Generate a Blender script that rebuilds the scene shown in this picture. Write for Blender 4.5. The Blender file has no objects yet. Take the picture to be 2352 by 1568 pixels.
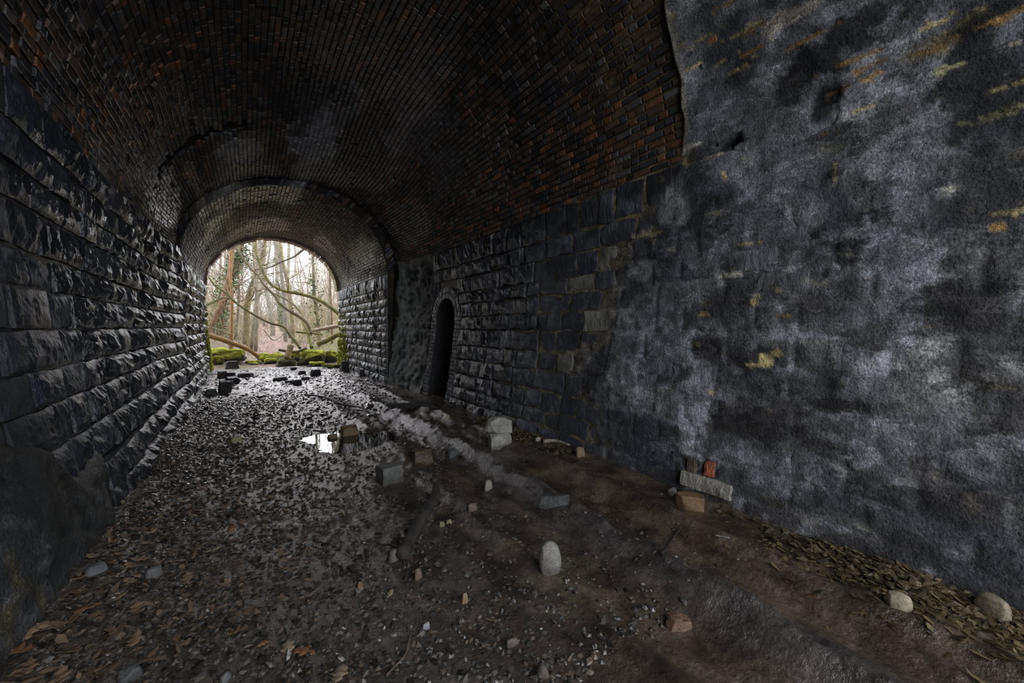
import bpy, math, random
import numpy as np
from mathutils import Vector

# ------------------------------------------------------------------ camera, sky, exposure
FW, FH = 2352.0, 1568.0
LENS = 14.0
F = LENS / 36.0 * FW
CAM = np.array((0.0, 0.0, 1.5))
YAW = math.atan(620.0 / F)
PITCH = math.atan(34.0 / F)
scene = bpy.context.scene
cam_data = bpy.data.cameras.new('camera')
cam_data.lens = LENS
cam_data.sensor_width = 36.0
cam_data.clip_start = 0.02
cam_data.clip_end = 400
cam = bpy.data.objects.new('camera', cam_data)
scene.collection.objects.link(cam)
cam.location = CAM
cam.rotation_euler = (math.pi / 2 - PITCH, 0, -YAW)
scene.camera = cam
scene.view_settings.view_transform = 'Standard'
scene.view_settings.look = 'None'
scene.view_settings.gamma = 1.0
scene.view_settings.use_curve_mapping = False
scene.view_settings.exposure = 2.15

scene.cycles.adaptive_threshold = 0.05
scene.cycles.max_bounces = 5
scene.cycles.diffuse_bounces = 4
scene.cycles.glossy_bounces = 3
scene.cycles.transmission_bounces = 1
scene.cycles.caustics_reflective = False
scene.cycles.caustics_refractive = False

world = bpy.data.worlds.new('overcast_sky')
scene.world = world
world.use_nodes = True
wn = world.node_tree
wn.nodes.clear()
w_out = wn.nodes.new('ShaderNodeOutputWorld')
w_bg = wn.nodes.new('ShaderNodeBackground')
w_tc = wn.nodes.new('ShaderNodeTexCoord')
w_noise = wn.nodes.new('ShaderNodeTexNoise')
w_noise.inputs['Scale'].default_value = 2.5
w_noise.inputs['Detail'].default_value = 3.0
w_ramp = wn.nodes.new('ShaderNodeValToRGB')
w_ramp.color_ramp.elements[0].position = 0.3
w_ramp.color_ramp.elements[0].color = (0.80, 0.885, 1.0, 1)
w_ramp.color_ramp.elements[1].position = 0.7
w_ramp.color_ramp.elements[1].color = (0.92, 0.96, 1.0, 1)
wn.links.new(w_tc.outputs['Generated'], w_noise.inputs['Vector'])
wn.links.new(w_noise.outputs['Fac'], w_ramp.inputs['Fac'])
wn.links.new(w_ramp.outputs['Color'], w_bg.inputs['Color'])
w_bg.inputs['Strength'].default_value = 1.0
wn.links.new(w_bg.outputs['Background'], w_out.inputs['Surface'])

# hazy low sun behind the wood, straight up the cutting
sun_data = bpy.data.lights.new('hazy_sun', 'SUN')
sun_data.energy = 1.15
sun_data.angle = math.radians(46)
sun_data.color = (0.98, 0.95, 1.0)
sun = bpy.data.objects.new('hazy_sun', sun_data)
scene.collection.objects.link(sun)
sun.rotation_euler = Vector((math.sin(math.radians(5)) * math.cos(math.radians(24)), math.cos(math.radians(5)) * math.cos(math.radians(24)), math.sin(math.radians(24)))).to_track_quat('Z', 'Y').to_euler()


def sky_portal(name, loc, rot, sx, sy):
    """A sampling guide across an open tunnel mouth (gives no light of its own)."""
    d = bpy.data.lights.new(name, 'AREA')
    d.shape = 'RECTANGLE'
    d.size, d.size_y = sx, sy
    d.cycles.is_portal = True
    o = bpy.data.objects.new(name, d)
    o.location = loc
    o.rotation_euler = rot
    scene.collection.objects.link(o)


B_END = 16.5      # far tunnel mouth
B_STEP = 10.4     # where the lining narrows
B_BACK = -3.0     # near tunnel mouth, behind the camera
Z_SPRING = 3.1
sky_portal('far_mouth_portal', (1.08, B_END + 0.35, 2.4), (math.radians(-90), 0, 0), 4.6, 5.0)
sky_portal('near_mouth_portal', (1.2, B_BACK - 0.1, 2.75), (math.radians(90), 0, 0), 5.0, 5.6)

# ------------------------------------------------------------------ projection helpers
sY, cY, sP, cP = math.sin(YAW), math.cos(YAW), math.sin(PITCH), math.cos(PITCH)
AX_R = np.array((cY, -sY, 0.0))
AX_U = np.array((sY * sP, cY * sP, cP))
AX_W = np.array((sY * cP, cY * cP, -sP))


def project(P):
    P = np.asarray(P, float) - CAM
    w = P @ AX_W
    ws = np.where(np.abs(w) < 1e-6, 1e-6, w)
    return FW / 2 + F * (P @ AX_R) / ws, FH / 2 - F * (P @ AX_U) / ws, w


def ray(px, py):
    return (px - FW / 2) * AX_R + (FH / 2 - py) * AX_U + F * AX_W


def on_ground(px, py, z=0.0):
    d = ray(px, py)
    t = (z - CAM[2]) / d[2]
    return CAM + d * t


def at_b(px, py, b):
    d = ray(px, py)
    return CAM + d * (b / d[1])


def depth_of(P):
    return float((np.asarray(P) - CAM) @ AX_W)


# ------------------------------------------------------------------ noise
def _hash(i, j, k, s):
    with np.errstate(over='ignore'):
        n = (i.astype(np.uint32) * np.uint32(374761393) + j.astype(np.uint32) * np.uint32(668265263)
             + k.astype(np.uint32) * np.uint32(2246822519) + np.uint32(s * 3266489917 & 0xffffffff))
        n = (n ^ (n >> np.uint32(13))) * np.uint32(1274126177)
        n = n ^ (n >> np.uint32(16))
    return n.astype(np.float64) / 4294967295.0


def vnoise(p, seed=0):
    p = np.asarray(p, float)
    i = np.floor(p).astype(np.int64)
    f = p - i
    f = f * f * (3 - 2 * f)
    i = i & 0xffffffff
    r = 0.0
    for dx in (0, 1):
        wx = f[..., 0] if dx else 1 - f[..., 0]
        for dy in (0, 1):
            wy = f[..., 1] if dy else 1 - f[..., 1]
            for dz in (0, 1):
                wz = f[..., 2] if dz else 1 - f[..., 2]
                r = r + wx * wy * wz * _hash((i[..., 0] + dx) & 0xffffffff, (i[..., 1] + dy) & 0xffffffff, (i[..., 2] + dz) & 0xffffffff, seed)
    return r


def fbm(p, octv=4, seed=0, gain=0.5):
    p = np.asarray(p, float)
    a, s, n = 1.0, 0.0, 0.0
    for o in range(octv):
        s = s + a * vnoise(p * (2.0 ** o) + o * 17.3, seed + o)
        n += a
        a *= gain
    return s / n


def sstep(a, b, x):
    t = np.clip((np.asarray(x, float) - a) / (b - a), 0, 1)
    return t * t * (3 - 2 * t)


def P3(x, y, z=0.0):
    x, y, z = np.broadcast_arrays(np.asarray(x, float), np.asarray(y, float), np.asarray(z, float))
    return np.stack((x, y, z), -1)


rng = np.random.default_rng(7)
random.seed(7)

# ------------------------------------------------------------------ scene graph helpers
C = scene.collection


def tag(o, label=None, cat=None, group=None, kind=None):
    if label: o['label'] = label
    if cat: o['category'] = cat
    if group: o['group'] = group
    if kind: o['kind'] = kind
    return o


def mesh_from(name, V, faces, mat, col=None, wet=None, smooth=True):
    me = bpy.data.meshes.new(name)
    V = np.asarray(V, float)
    if isinstance(faces, np.ndarray):
        nf, k = faces.shape
        me.vertices.add(len(V))
        me.vertices.foreach_set('co', V.ravel())
        me.loops.add(nf * k)
        me.loops.foreach_set('vertex_index', faces.ravel().astype(np.int32))
        me.polygons.add(nf)
        me.polygons.foreach_set('loop_start', np.arange(0, nf * k, k, dtype=np.int32))
        me.polygons.foreach_set('loop_total', np.full(nf, k, dtype=np.int32))
        me.update(calc_edges=True)
    else:
        me.from_pydata([tuple(v) for v in V], [], faces)
    if col is not None:
        a = me.color_attributes.new('Col', 'FLOAT_COLOR', 'POINT')
        c4 = np.ones((len(V), 4))
        c4[:, :3] = col
        a.data.foreach_set('color', c4.ravel())
    if wet is not None:
        a = me.attributes.new('Wet', 'FLOAT', 'POINT')
        a.data.foreach_set('value', np.broadcast_to(np.asarray(wet, float), (len(V),)).copy())
    me.polygons.foreach_set('use_smooth', np.full(len(me.polygons), smooth))
    me.materials.append(mat)
    me.validate()
    me.update()
    return me


def add_obj(name, me, parent=None, loc=None):
    o = bpy.data.objects.new(name, me)
    if loc is not None: o.location = loc
    C.objects.link(o)
    if parent: o.parent = parent
    return o


def piece(name, V, faces, mat, col, wet=None, parent=None, smooth=True):
    """A mesh object in world coordinates whose origin sits at its own centre (parents stand at the world origin)."""
    V = np.asarray(V, float)
    c = V.mean(0)
    return add_obj(name, mesh_from(name, V - c, faces, mat, col, wet, smooth), parent, c)


def empty(name, loc=(0, 0, 0), parent=None):
    o = bpy.data.objects.new(name, None)
    o.empty_display_size = 0.1
    o.location = loc
    C.objects.link(o)
    if parent: o.parent = parent
    return o


def grid_faces(nu, nv, flip=False):
    i, j = np.meshgrid(np.arange(nu - 1), np.arange(nv - 1), indexing='ij')
    a = (i * nv + j).ravel()
    q = np.stack((a, a + nv, a + nv + 1, a + 1), -1)
    return q[:, ::-1].copy() if flip else q


# ------------------------------------------------------------------ materials
def new_mat(name):
    m = bpy.data.materials.new(name)
    m.use_nodes = True
    nt = m.node_tree
    b = nt.nodes['Principled BSDF']
    return m, nt, b


def nd(nt, kind, **kw):
    n = nt.nodes.new(kind)
    for k, v in kw.items():
        if k in n.inputs: n.inputs[k].default_value = v
        else: setattr(n, k, v)
    return n


def math_node(nt, op, a, b, clamp=False):
    n = nt.nodes.new('ShaderNodeMath')
    n.operation = op
    n.use_clamp = clamp
    for i, v in enumerate((a, b)):
        if hasattr(v, 'links') or hasattr(v, 'is_output'): nt.links.new(v, n.inputs[i])
        else: n.inputs[i].default_value = v
    return n.outputs[0]


def masonry_mat(name, rough_dry=0.85, rough_wet=0.2, scale=9.0, lo=0.55, hi=1.45, bump=0.5, bdist=0.02, bscale=28.0,
                speck=0.35, spec=0.5, colour=None, wet=None, local=False, stretch=None, flake=False):
    m, nt, bs = new_mat(name)
    L = nt.links.new
    if local:
        pos = nd(nt, 'ShaderNodeTexCoord').outputs['Object']
    else:
        pos = nd(nt, 'ShaderNodeNewGeometry').outputs['Position']
    if stretch:
        mp = nd(nt, 'ShaderNodeMapping')
        mp.inputs['Scale'].default_value = stretch
        L(pos, mp.inputs['Vector'])
        pos = mp.outputs['Vector']
    n1 = nd(nt, 'ShaderNodeTexNoise', Scale=scale, Detail=4.0, Roughness=0.6)
    L(pos, n1.inputs['Vector'])
    n2 = nd(nt, 'ShaderNodeTexNoise', Scale=scale * 9, Detail=2.0, Roughness=0.7)
    L(pos, n2.inputs['Vector'])
    mr = nd(nt, 'ShaderNodeMapRange')
    mr.inputs[1].default_value, mr.inputs[2].default_value = 0.3, 0.7
    mr.inputs[3].default_value, mr.inputs[4].default_value = lo, hi
    L(n1.outputs['Fac'], mr.inputs[0])
    mr2 = nd(nt, 'ShaderNodeMapRange')
    mr2.inputs[1].default_value, mr2.inputs[2].default_value = 0.3, 0.7
    mr2.inputs[3].default_value, mr2.inputs[4].default_value = 1 - speck, 1 + speck
    L(n2.outputs['Fac'], mr2.inputs[0])
    mul = math_node(nt, 'MULTIPLY', mr.outputs[0], mr2.outputs[0])
    if flake:       # hard-edged scabs where skins of lime and soot have come away
        for (fs, a0, a1, f0, f1) in ((4.0, 0.52, 0.54, 0.85, 1.5), (2.6, 0.59, 0.61, 1.0, 0.42), (11.0, 0.63, 0.65, 1.0, 1.7)):
            nf_ = nd(nt, 'ShaderNodeTexNoise', Scale=fs, Detail=6.0, Roughness=0.68)
            mpf = nd(nt, 'ShaderNodeMapping')
            mpf.inputs['Location'].default_value = (fs, fs * 2, 3.0)
            mpf.inputs['Scale'].default_value = (1, 0.75, 1.3)
            L(pos, mpf.inputs['Vector']); L(mpf.outputs['Vector'], nf_.inputs['Vector'])
            mf = nd(nt, 'ShaderNodeMapRange')
            mf.inputs[1].default_value, mf.inputs[2].default_value, mf.inputs[3].default_value, mf.inputs[4].default_value = a0, a1, f0, f1
            L(nf_.outputs['Fac'], mf.inputs[0])
            mul = math_node(nt, 'MULTIPLY', mul, mf.outputs[0])
    sc = nd(nt, 'ShaderNodeVectorMath', operation='SCALE')
    if colour is None:
        at = nd(nt, 'ShaderNodeAttribute', attribute_name='Col')
        L(at.outputs['Color'], sc.inputs[0])
    else:
        sc.inputs[0].default_value = colour
    L(mul, sc.inputs['Scale'])
    L(sc.outputs[0], bs.inputs['Base Color'])
    rr = nd(nt, 'ShaderNodeMapRange')
    rr.inputs[3].default_value, rr.inputs[4].default_value = rough_dry, rough_wet
    if wet is None:
        aw = nd(nt, 'ShaderNodeAttribute', attribute_name='Wet')
        L(aw.outputs['Fac'], rr.inputs[0])
    else:
        rr.inputs[0].default_value = wet
    rn = math_node(nt, 'MULTIPLY', rr.outputs[0], math_node(nt, 'ADD', math_node(nt, 'MULTIPLY', n1.outputs['Fac'], 0.8), 0.6), True)
    L(rn, bs.inputs['Roughness'])
    bs.inputs['Specular IOR Level'].default_value = spec
    nb = nd(nt, 'ShaderNodeTexNoise', Scale=bscale, Detail=4.0, Roughness=0.62)
    L(pos, nb.inputs['Vector'])
    bp = nd(nt, 'ShaderNodeBump', Strength=bump, Distance=bdist)
    L(nb.outputs['Fac'], bp.inputs['Height'])
    L(bp.outputs['Normal'], bs.inputs['Normal'])
    return m


M = {}
M['stone'] = masonry_mat('sooty_stone', rough_wet=0.2, bump=0.9, bdist=0.016, bscale=34, stretch=(1, 1, 0.45), spec=0.75)
M['brick'] = masonry_mat('sooty_brick', rough_wet=0.22, scale=14, bump=0.5, bdist=0.012, bscale=45)
M['coat'] = masonry_mat('lime_render', rough_dry=0.9, rough_wet=0.35, scale=8, lo=0.45, hi=1.55, bump=0.8, bdist=0.02, bscale=45, speck=0.5, flake=True)
M['mud'] = masonry_mat('wet_mud', rough_dry=0.65, rough_wet=0.16, scale=3.5, lo=0.5, hi=1.5, bump=0.9, bdist=0.012, bscale=42, spec=0.9)
M['gravel'] = masonry_mat('wet_gravel', rough_dry=0.6, rough_wet=0.14, scale=12, lo=0.6, hi=1.35, bump=0.3, bdist=0.008, bscale=40, spec=0.9)
M['rock'] = masonry_mat('loose_stone', rough_dry=0.8, rough_wet=0.3, scale=12, lo=0.6, hi=1.35, bump=0.5, bdist=0.012, bscale=40, local=True)
M['wood'] = masonry_mat('bark', rough_dry=0.8, rough_wet=0.35, scale=14, lo=0.5, hi=1.4, bump=0.7, bdist=0.012, bscale=30, local=True)
M['tree'] = masonry_mat('tree_bark', rough_dry=0.9, rough_wet=0.5, scale=6, lo=0.6, hi=1.35, bump=0.4, bdist=0.03, bscale=20)
M['litter'] = masonry_mat('forest_litter', rough_dry=0.95, rough_wet=0.5, scale=4, lo=0.6, hi=1.4, bump=0.6, bdist=0.05, bscale=14)
M['leaf'] = masonry_mat('dead_leaf', rough_dry=0.7, rough_wet=0.35, scale=40, lo=0.65, hi=1.3, bump=0.4, bdist=0.004, bscale=90)
M['green'] = masonry_mat('green_leaf', rough_dry=0.6, rough_wet=0.35, scale=3, lo=0.6, hi=1.4, bump=0.1, bdist=0.004, bscale=60)
M['moss'] = masonry_mat('moss', rough_dry=1.0, rough_wet=0.6, scale=25, lo=0.55, hi=1.45, bump=1.0, bdist=0.02, bscale=90, spec=0.2)
mw, ntw, bw = new_mat('puddle_water')
bw.inputs['Base Color'].default_value = (0.022, 0.018, 0.015, 1)
bw.inputs['Roughness'].default_value = 0.03
bw.inputs['Specular IOR Level'].default_value = 0.6
nbw = nd(ntw, 'ShaderNodeTexNoise', Scale=6.0, Detail=2.0)
ntw.links.new(nd(ntw, 'ShaderNodeNewGeometry').outputs['Position'], nbw.inputs['Vector'])
bpw = nd(ntw, 'ShaderNodeBump', Strength=0.05, Distance=0.01)
ntw.links.new(nbw.outputs['Fac'], bpw.inputs['Height'])
ntw.links.new(bpw.outputs['Normal'], bw.inputs['Normal'])
M['water'] = mw


# ------------------------------------------------------------------ tunnel surfaces
def params(b):
    """(left spring x, right spring x, rise, left base inset, right base inset) along the tunnel."""
    b = np.asarray(b, float)
    t = sstep(8.3, B_STEP, b)
    far = b > B_STEP
    xl = np.where(far, -1.0, -1.18 + 0.13 * t)
    xr = np.where(far, 3.13, 3.58 - 0.26 * t)
    rise = np.where(far, 1.80, 2.38 - 0.66 * sstep(6.3, B_STEP, b))
    il = np.where(far, 0.03, 0.25 - 0.08 * t)
    ir = np.where(far, 0.02, 0.30 - 0.08 * t)
    return xl, xr, rise, il, ir


def wall_x(side, b, z):
    xl, xr, rise, il, ir = params(b)
    k = np.clip(1 - np.asarray(z, float) / Z_SPRING, 0, 1) ** 2.1
    return xr - ir * k if side > 0 else xl + il * k


def wall_pt(side, b, z, off):
    """A point on a side wall; off is measured into the tunnel."""
    b, z, off = np.broadcast_arrays(np.asarray(b, float), np.asarray(z, float), np.asarray(off, float))
    return np.stack((wall_x(side, b, z) - side * off, b, z), -1)


def spring_z(b):
    return np.where(np.asarray(b, float) > B_STEP, 2.87, Z_SPRING)


def vault_pt(b, th, off):
    b, th, off = np.broadcast_arrays(np.asarray(b, float), np.asarray(th, float), np.asarray(off, float))
    xl, xr, rise, _, _ = params(b)
    c, R = (xl + xr) / 2, (xr - xl) / 2
    ct, st = np.cos(th), np.sin(th)
    nx, nz = ct / R, st / rise
    n = np.sqrt(nx * nx + nz * nz)
    return np.stack((c + R * ct - off * nx / n, b, spring_z(b) + rise * st - off * nz / n), -1)


def hit_tunnel(px, py):
    """First meeting of a sight line with the lining: (surface, b, z or theta)."""
    d = ray(px, py)
    d = d / np.linalg.norm(d)
    t = np.linspace(0.3, 24, 9000)
    P = CAM + d * t[:, None]
    xl, xr, rise, _, _ = params(P[:, 1])
    c, R = (xl + xr) / 2, (xr - xl) / 2
    zsp = spring_z(P[:, 1])
    below = P[:, 2] < zsp
    outw = below & ((P[:, 0] > wall_x(1, P[:, 1], P[:, 2])) | (P[:, 0] < wall_x(-1, P[:, 1], P[:, 2])))
    e = ((P[:, 0] - c) / R) ** 2 + ((P[:, 2] - zsp) / rise) ** 2
    outv = (~below) & (e > 1)
    k = np.argmax(outw | outv)
    p = P[k]
    if p[2] < zsp[k]:
        return ('R' if p[0] > c[k] else 'L'), p[1], p[2]
    return 'V', p[1], math.atan2((p[2] - zsp[k]) / rise[k], (p[0] - c[k]) / R[k])


# ---- stains, plus painted sheen and light streaks: soft irregular blotches fixed to the masonry (b, arc) -------------------------------
VAULT_R = 2.3


def surf_coord(h):
    kind, b, q = h
    if kind == 'V': return ('V', b, Z_SPRING + VAULT_R * q)
    return (kind, b, q)


def blot(px, py, rb, rs, col, k=1.0, rag=0.6, sc=3.0, skew=0.0):
    s, b, q = surf_coord(hit_tunnel(px, py))
    return (s, b, q, rb, rs, np.array(col), k, rag, sc, skew)


def apply_blots(col, surf, b, s, blots):
    """surf 'R' covers right wall and right vault with s running from floor over the springing."""
    col = col.copy()
    for i, (sf, b0, s0, rb, rs, c, k, rag, sc, skew) in enumerate(blots):
        if sf != surf and not (surf in 'RV' and sf in 'RV'): continue
        db, ds = b - b0, s - s0
        db = db - skew * ds
        r = np.sqrt((db / rb) ** 2 + (ds / rs) ** 2)
        near = r < 2.2
        if not near.any(): continue
        sc = max(sc, 1.1 / min(rb, rs))
        n = fbm(P3(b[near] * min(sc, 2.2 / rb), s[near] * min(sc, 2.2 / rs), i * 3.1), 4, 40 + i, 0.62)
        m = (1 - sstep(0.75, 1.15, r[near] + (n - 0.5) * 2.6 * rag)) * k
        col[near] = col[near] * (1 - m[:, None]) + c * m[:, None]
    return col


GREY, PALE, WHITE = (0.16, 0.165, 0.18), (0.30, 0.29, 0.26), (0.42, 0.42, 0.45)
YEL, OCH, SOOT, BLUE = (0.46, 0.36, 0.17), (0.36, 0.21, 0.07), (0.016, 0.015, 0.016), (0.075, 0.092, 0.125)
R_BLOTS = [
    # grey lime wash clouds
    blot(1780, 470, 0.40, 0.55, (0.19, 0.195, 0.215), 0.8), blot(1640, 300, 0.30, 0.45, (0.13, 0.135, 0.15), 0.8), blot(2060, 300, 0.25, 0.5, (0.21, 0.21, 0.225), 0.7),
    blot(1450, 880, 0.28, 0.30, (0.25, 0.255, 0.27), 0.85), blot(1500, 800, 0.45, 0.40, (0.18, 0.19, 0.21), 0.8),
    blot(1600, 930, 0.22, 0.30, (0.30, 0.30, 0.33), 0.8, 0.9), blot(1600, 1000, 0.12, 0.30, (0.36, 0.36, 0.40), 0.8, 0.9),
    blot(2060, 640, 0.12, 0.9, (0.24, 0.245, 0.27), 0.75, 0.9), blot(2010, 850, 0.16, 0.5, (0.28, 0.28, 0.31), 0.7, 0.9),
    blot(2140, 880, 0.20, 0.25, (0.30, 0.29, 0.28), 0.7, 0.9), blot(1940, 1190, 0.20, 0.05, (0.33, 0.33, 0.29), 0.9, 0.6), blot(1990, 1170, 0.22, 0.06, (0.3, 0.3, 0.31), 0.8, 0.8),
    blot(1840, 1070, 0.5, 0.22, (0.16, 0.165, 0.185), 0.6, 1.0, 6), blot(2060, 1000, 0.4, 0.2, (0.2, 0.2, 0.22), 0.6, 1.0, 6),
    blot(1480, 620, 0.2, 0.12, (0.24, 0.24, 0.25), 0.8, 0.6), blot(1560, 480, 0.18, 0.14, (0.24, 0.24, 0.23), 0.7, 0.7),
    # dark patches
    blot(1890, 250, 0.09, 0.13, (0.014, 0.014, 0.017), 1.0, 0.3), blot(1840, 185, 0.16, 0.17, SOOT, 0.92, 1.3, 7), blot(1950, 90, 0.26, 0.13, SOOT, 0.92, 1.3, 7), blot(2260, 190, 0.18, 0.3, SOOT, 0.88, 1.2, 6),
    blot(1675, 335, 0.09, 0.06, (0.010, 0.008, 0.007), 1.0, 0.3), blot(1700, 170, 0.12, 0.1, (0.05, 0.05, 0.06), 0.7),
    blot(1680, 700, 0.22, 0.14, (0.045, 0.042, 0.046), 0.85, 0.9), blot(1850, 700, 0.14, 0.10, (0.05, 0.045, 0.045), 0.8, 0.8), blot(1750, 825, 0.20, 0.10, (0.028, 0.025, 0.028), 0.9, 0.8),
    blot(1700, 960, 0.30, 0.16, (0.05, 0.045, 0.048), 0.85, 0.9), blot(1930, 930, 0.20, 0.05, (0.03, 0.027, 0.028), 0.9, 0.8), blot(2200, 690, 0.16, 0.12, (0.04, 0.035, 0.035), 0.85, 0.9),
    blot(2290, 520, 0.2, 0.5, (0.06, 0.058, 0.06), 0.7, 1.0), blot(2270, 830, 0.18, 0.3, (0.06, 0.055, 0.055), 0.7, 1.0), blot(1450, 1010, 0.5, 0.28, (0.052, 0.058, 0.072), 0.9, 0.8),
    blot(1800, 1010, 0.4, 0.10, (0.04, 0.036, 0.036), 0.8, 0.9), blot(2150, 1230, 0.6, 0.16, (0.055, 0.055, 0.065), 0.85, 0.8), blot(1610, 460, 0.12, 0.16, (0.035, 0.04, 0.055), 0.7),
    blot(1500, 420, 0.35, 0.14, (0.012, 0.012, 0.016), 0.95, 0.7), blot(2000, 780, 0.12, 0.1, (0.06, 0.052, 0.05), 0.7, 0.9), blot(1560, 620, 0.25, 0.1, (0.07, 0.078, 0.095), 0.6),
    # flakes: exposed pale mortar and yellow lime
    blot(1765, 828, 0.07, 0.05, YEL, 1.0, 1.0, 14), blot(1745, 838, 0.09, 0.02, YEL, 0.95, 1.0, 12), blot(1785, 812, 0.03, 0.03, YEL, 1.0, 0.9, 14),
    blot(1800, 50, 0.20, 0.05, (0.42, 0.36, 0.31), 0.95, 1.0, 9), blot(1835, 30, 0.12, 0.025, (0.42, 0.36, 0.31), 0.95, 0.9, 12), blot(1668, 405, 0.03, 0.04, (0.48, 0.36, 0.2), 0.95, 0.9, 14), blot(1500, 40, 0.05, 0.05, YEL, 0.9, 1.2, 14),
    blot(1600, 335, 0.09, 0.022, (0.48, 0.43, 0.38), 1.0, 0.8, 12), blot(1640, 362, 0.1, 0.02, (0.4, 0.33, 0.2), 0.8, 1.2, 12), blot(1905, 345, 0.10, 0.05, (0.24, 0.235, 0.20), 0.95, 0.9, 6), blot(1960, 290, 0.08, 0.09, (0.22, 0.22, 0.21), 0.9, 0.9, 6),
    blot(2040, 120, 0.10, 0.05, (0.5, 0.5, 0.53), 0.9, 1.1, 12), blot(1920, 600, 0.02, 0.06, WHITE, 0.9, 1.1, 16), blot(1900, 625, 0.02, 0.05, SOOT, 0.9, 1.0, 16),
    blot(1920, 395, 0.012, 0.07, YEL, 0.9, 0.8, 14), blot(1620, 722, 0.06, 0.02, YEL, 0.95, 0.8, 14), blot(1735, 690, 0.03, 0.05, YEL, 0.9, 1.2, 14), blot(1790, 665, 0.03, 0.02, YEL, 0.9, 1.0, 14),
    blot(1680, 630, 0.10, 0.03, (0.45, 0.42, 0.34), 0.85, 1.1, 12), blot(1810, 725, 0.04, 0.015, OCH, 0.9, 1.0, 14), blot(1640, 900, 0.06, 0.02, YEL, 0.7, 1.0, 14), blot(1605, 790, 0.03, 0.02, YEL, 0.8, 1.0, 14),
    blot(1480, 540, 0.16, 0.03, (0.4, 0.33, 0.2), 0.7, 1.1, 10), blot(1640, 490, 0.1, 0.04, (0.36, 0.32, 0.2), 0.6, 1.1, 10), 
] + [blot(x, y, rb, rs_, c, 0.85, 1.5, 16) for (x, y, rb, rs_, c) in (
    (1560, 30, 0.14, 0.014, YEL), (1650, 20, 0.10, 0.012, OCH), (1620, 85, 0.12, 0.012, YEL), (1700, 75, 0.16, 0.012, YEL), (1750, 60, 0.12, 0.010, OCH), (1560, 110, 0.08, 0.014, YEL), (1600, 150, 0.10, 0.010, YEL), (1660, 140, 0.08, 0.016, YEL),
    (1730, 120, 0.10, 0.010, OCH), (1690, 165, 0.06, 0.012, YEL), (1540, 190, 0.05, 0.014, YEL), (1520, 240, 0.04, 0.02, YEL), (1850, 100, 0.14, 0.010, OCH), (1900, 75, 0.12, 0.010, OCH), (1960, 140, 0.14, 0.012, OCH), (1985, 160, 0.10, 0.014, OCH),
    (2010, 175, 0.06, 0.02, OCH), (1930, 205, 0.08, 0.02, (0.3, 0.17, 0.09)), (2230, 80, 0.20, 0.014, OCH), (2300, 45, 0.12, 0.014, OCH), (2150, 55, 0.08, 0.018, YEL), (2340, 190, 0.12, 0.012, YEL), (2320, 255, 0.10, 0.02, (0.34, 0.31, 0.16)), (2180, 160, 0.07, 0.02, (0.34, 0.31, 0.16)), (2330, 490, 0.06, 0.012, YEL),
    (1880, 320, 0.10, 0.010, OCH), (1720, 560, 0.08, 0.01, YEL), (1990, 250, 0.10, 0.010, YEL), (2290, 525, 0.02, 0.02, OCH))]
EDGE_Z = [0, .5, .95, 1.35, 2.4, 3.1, 3.4, 6.5]
EDGE_B = [3.1, 3.3, 3.8, 3.4, 2.95, 2.35, 2.3, 2.25]


def lime_amount(b, s):
    """1 where the near right wall carries render and lime wash, 0 where bare masonry begins."""
    b, s = np.asarray(b, float), np.asarray(s, float)
    e = np.interp(s, EDGE_Z, EDGE_B)
    wall = s < 3.15
    n = fbm(P3(b * 2.2, s * 2.2, 3.0), 4, 5) - 0.5
    n2 = fbm(P3(b * 7, s * 4, 9.0), 3, 6) - 0.5
    wgt = np.where(wall, 0.32, 0.025)
    amp = np.where(wall, 0.75, 0.0)
    return 1 - sstep(-wgt, wgt, b - e + n * amp + n2 * np.where(wall, 0.3, 0.12))


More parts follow.
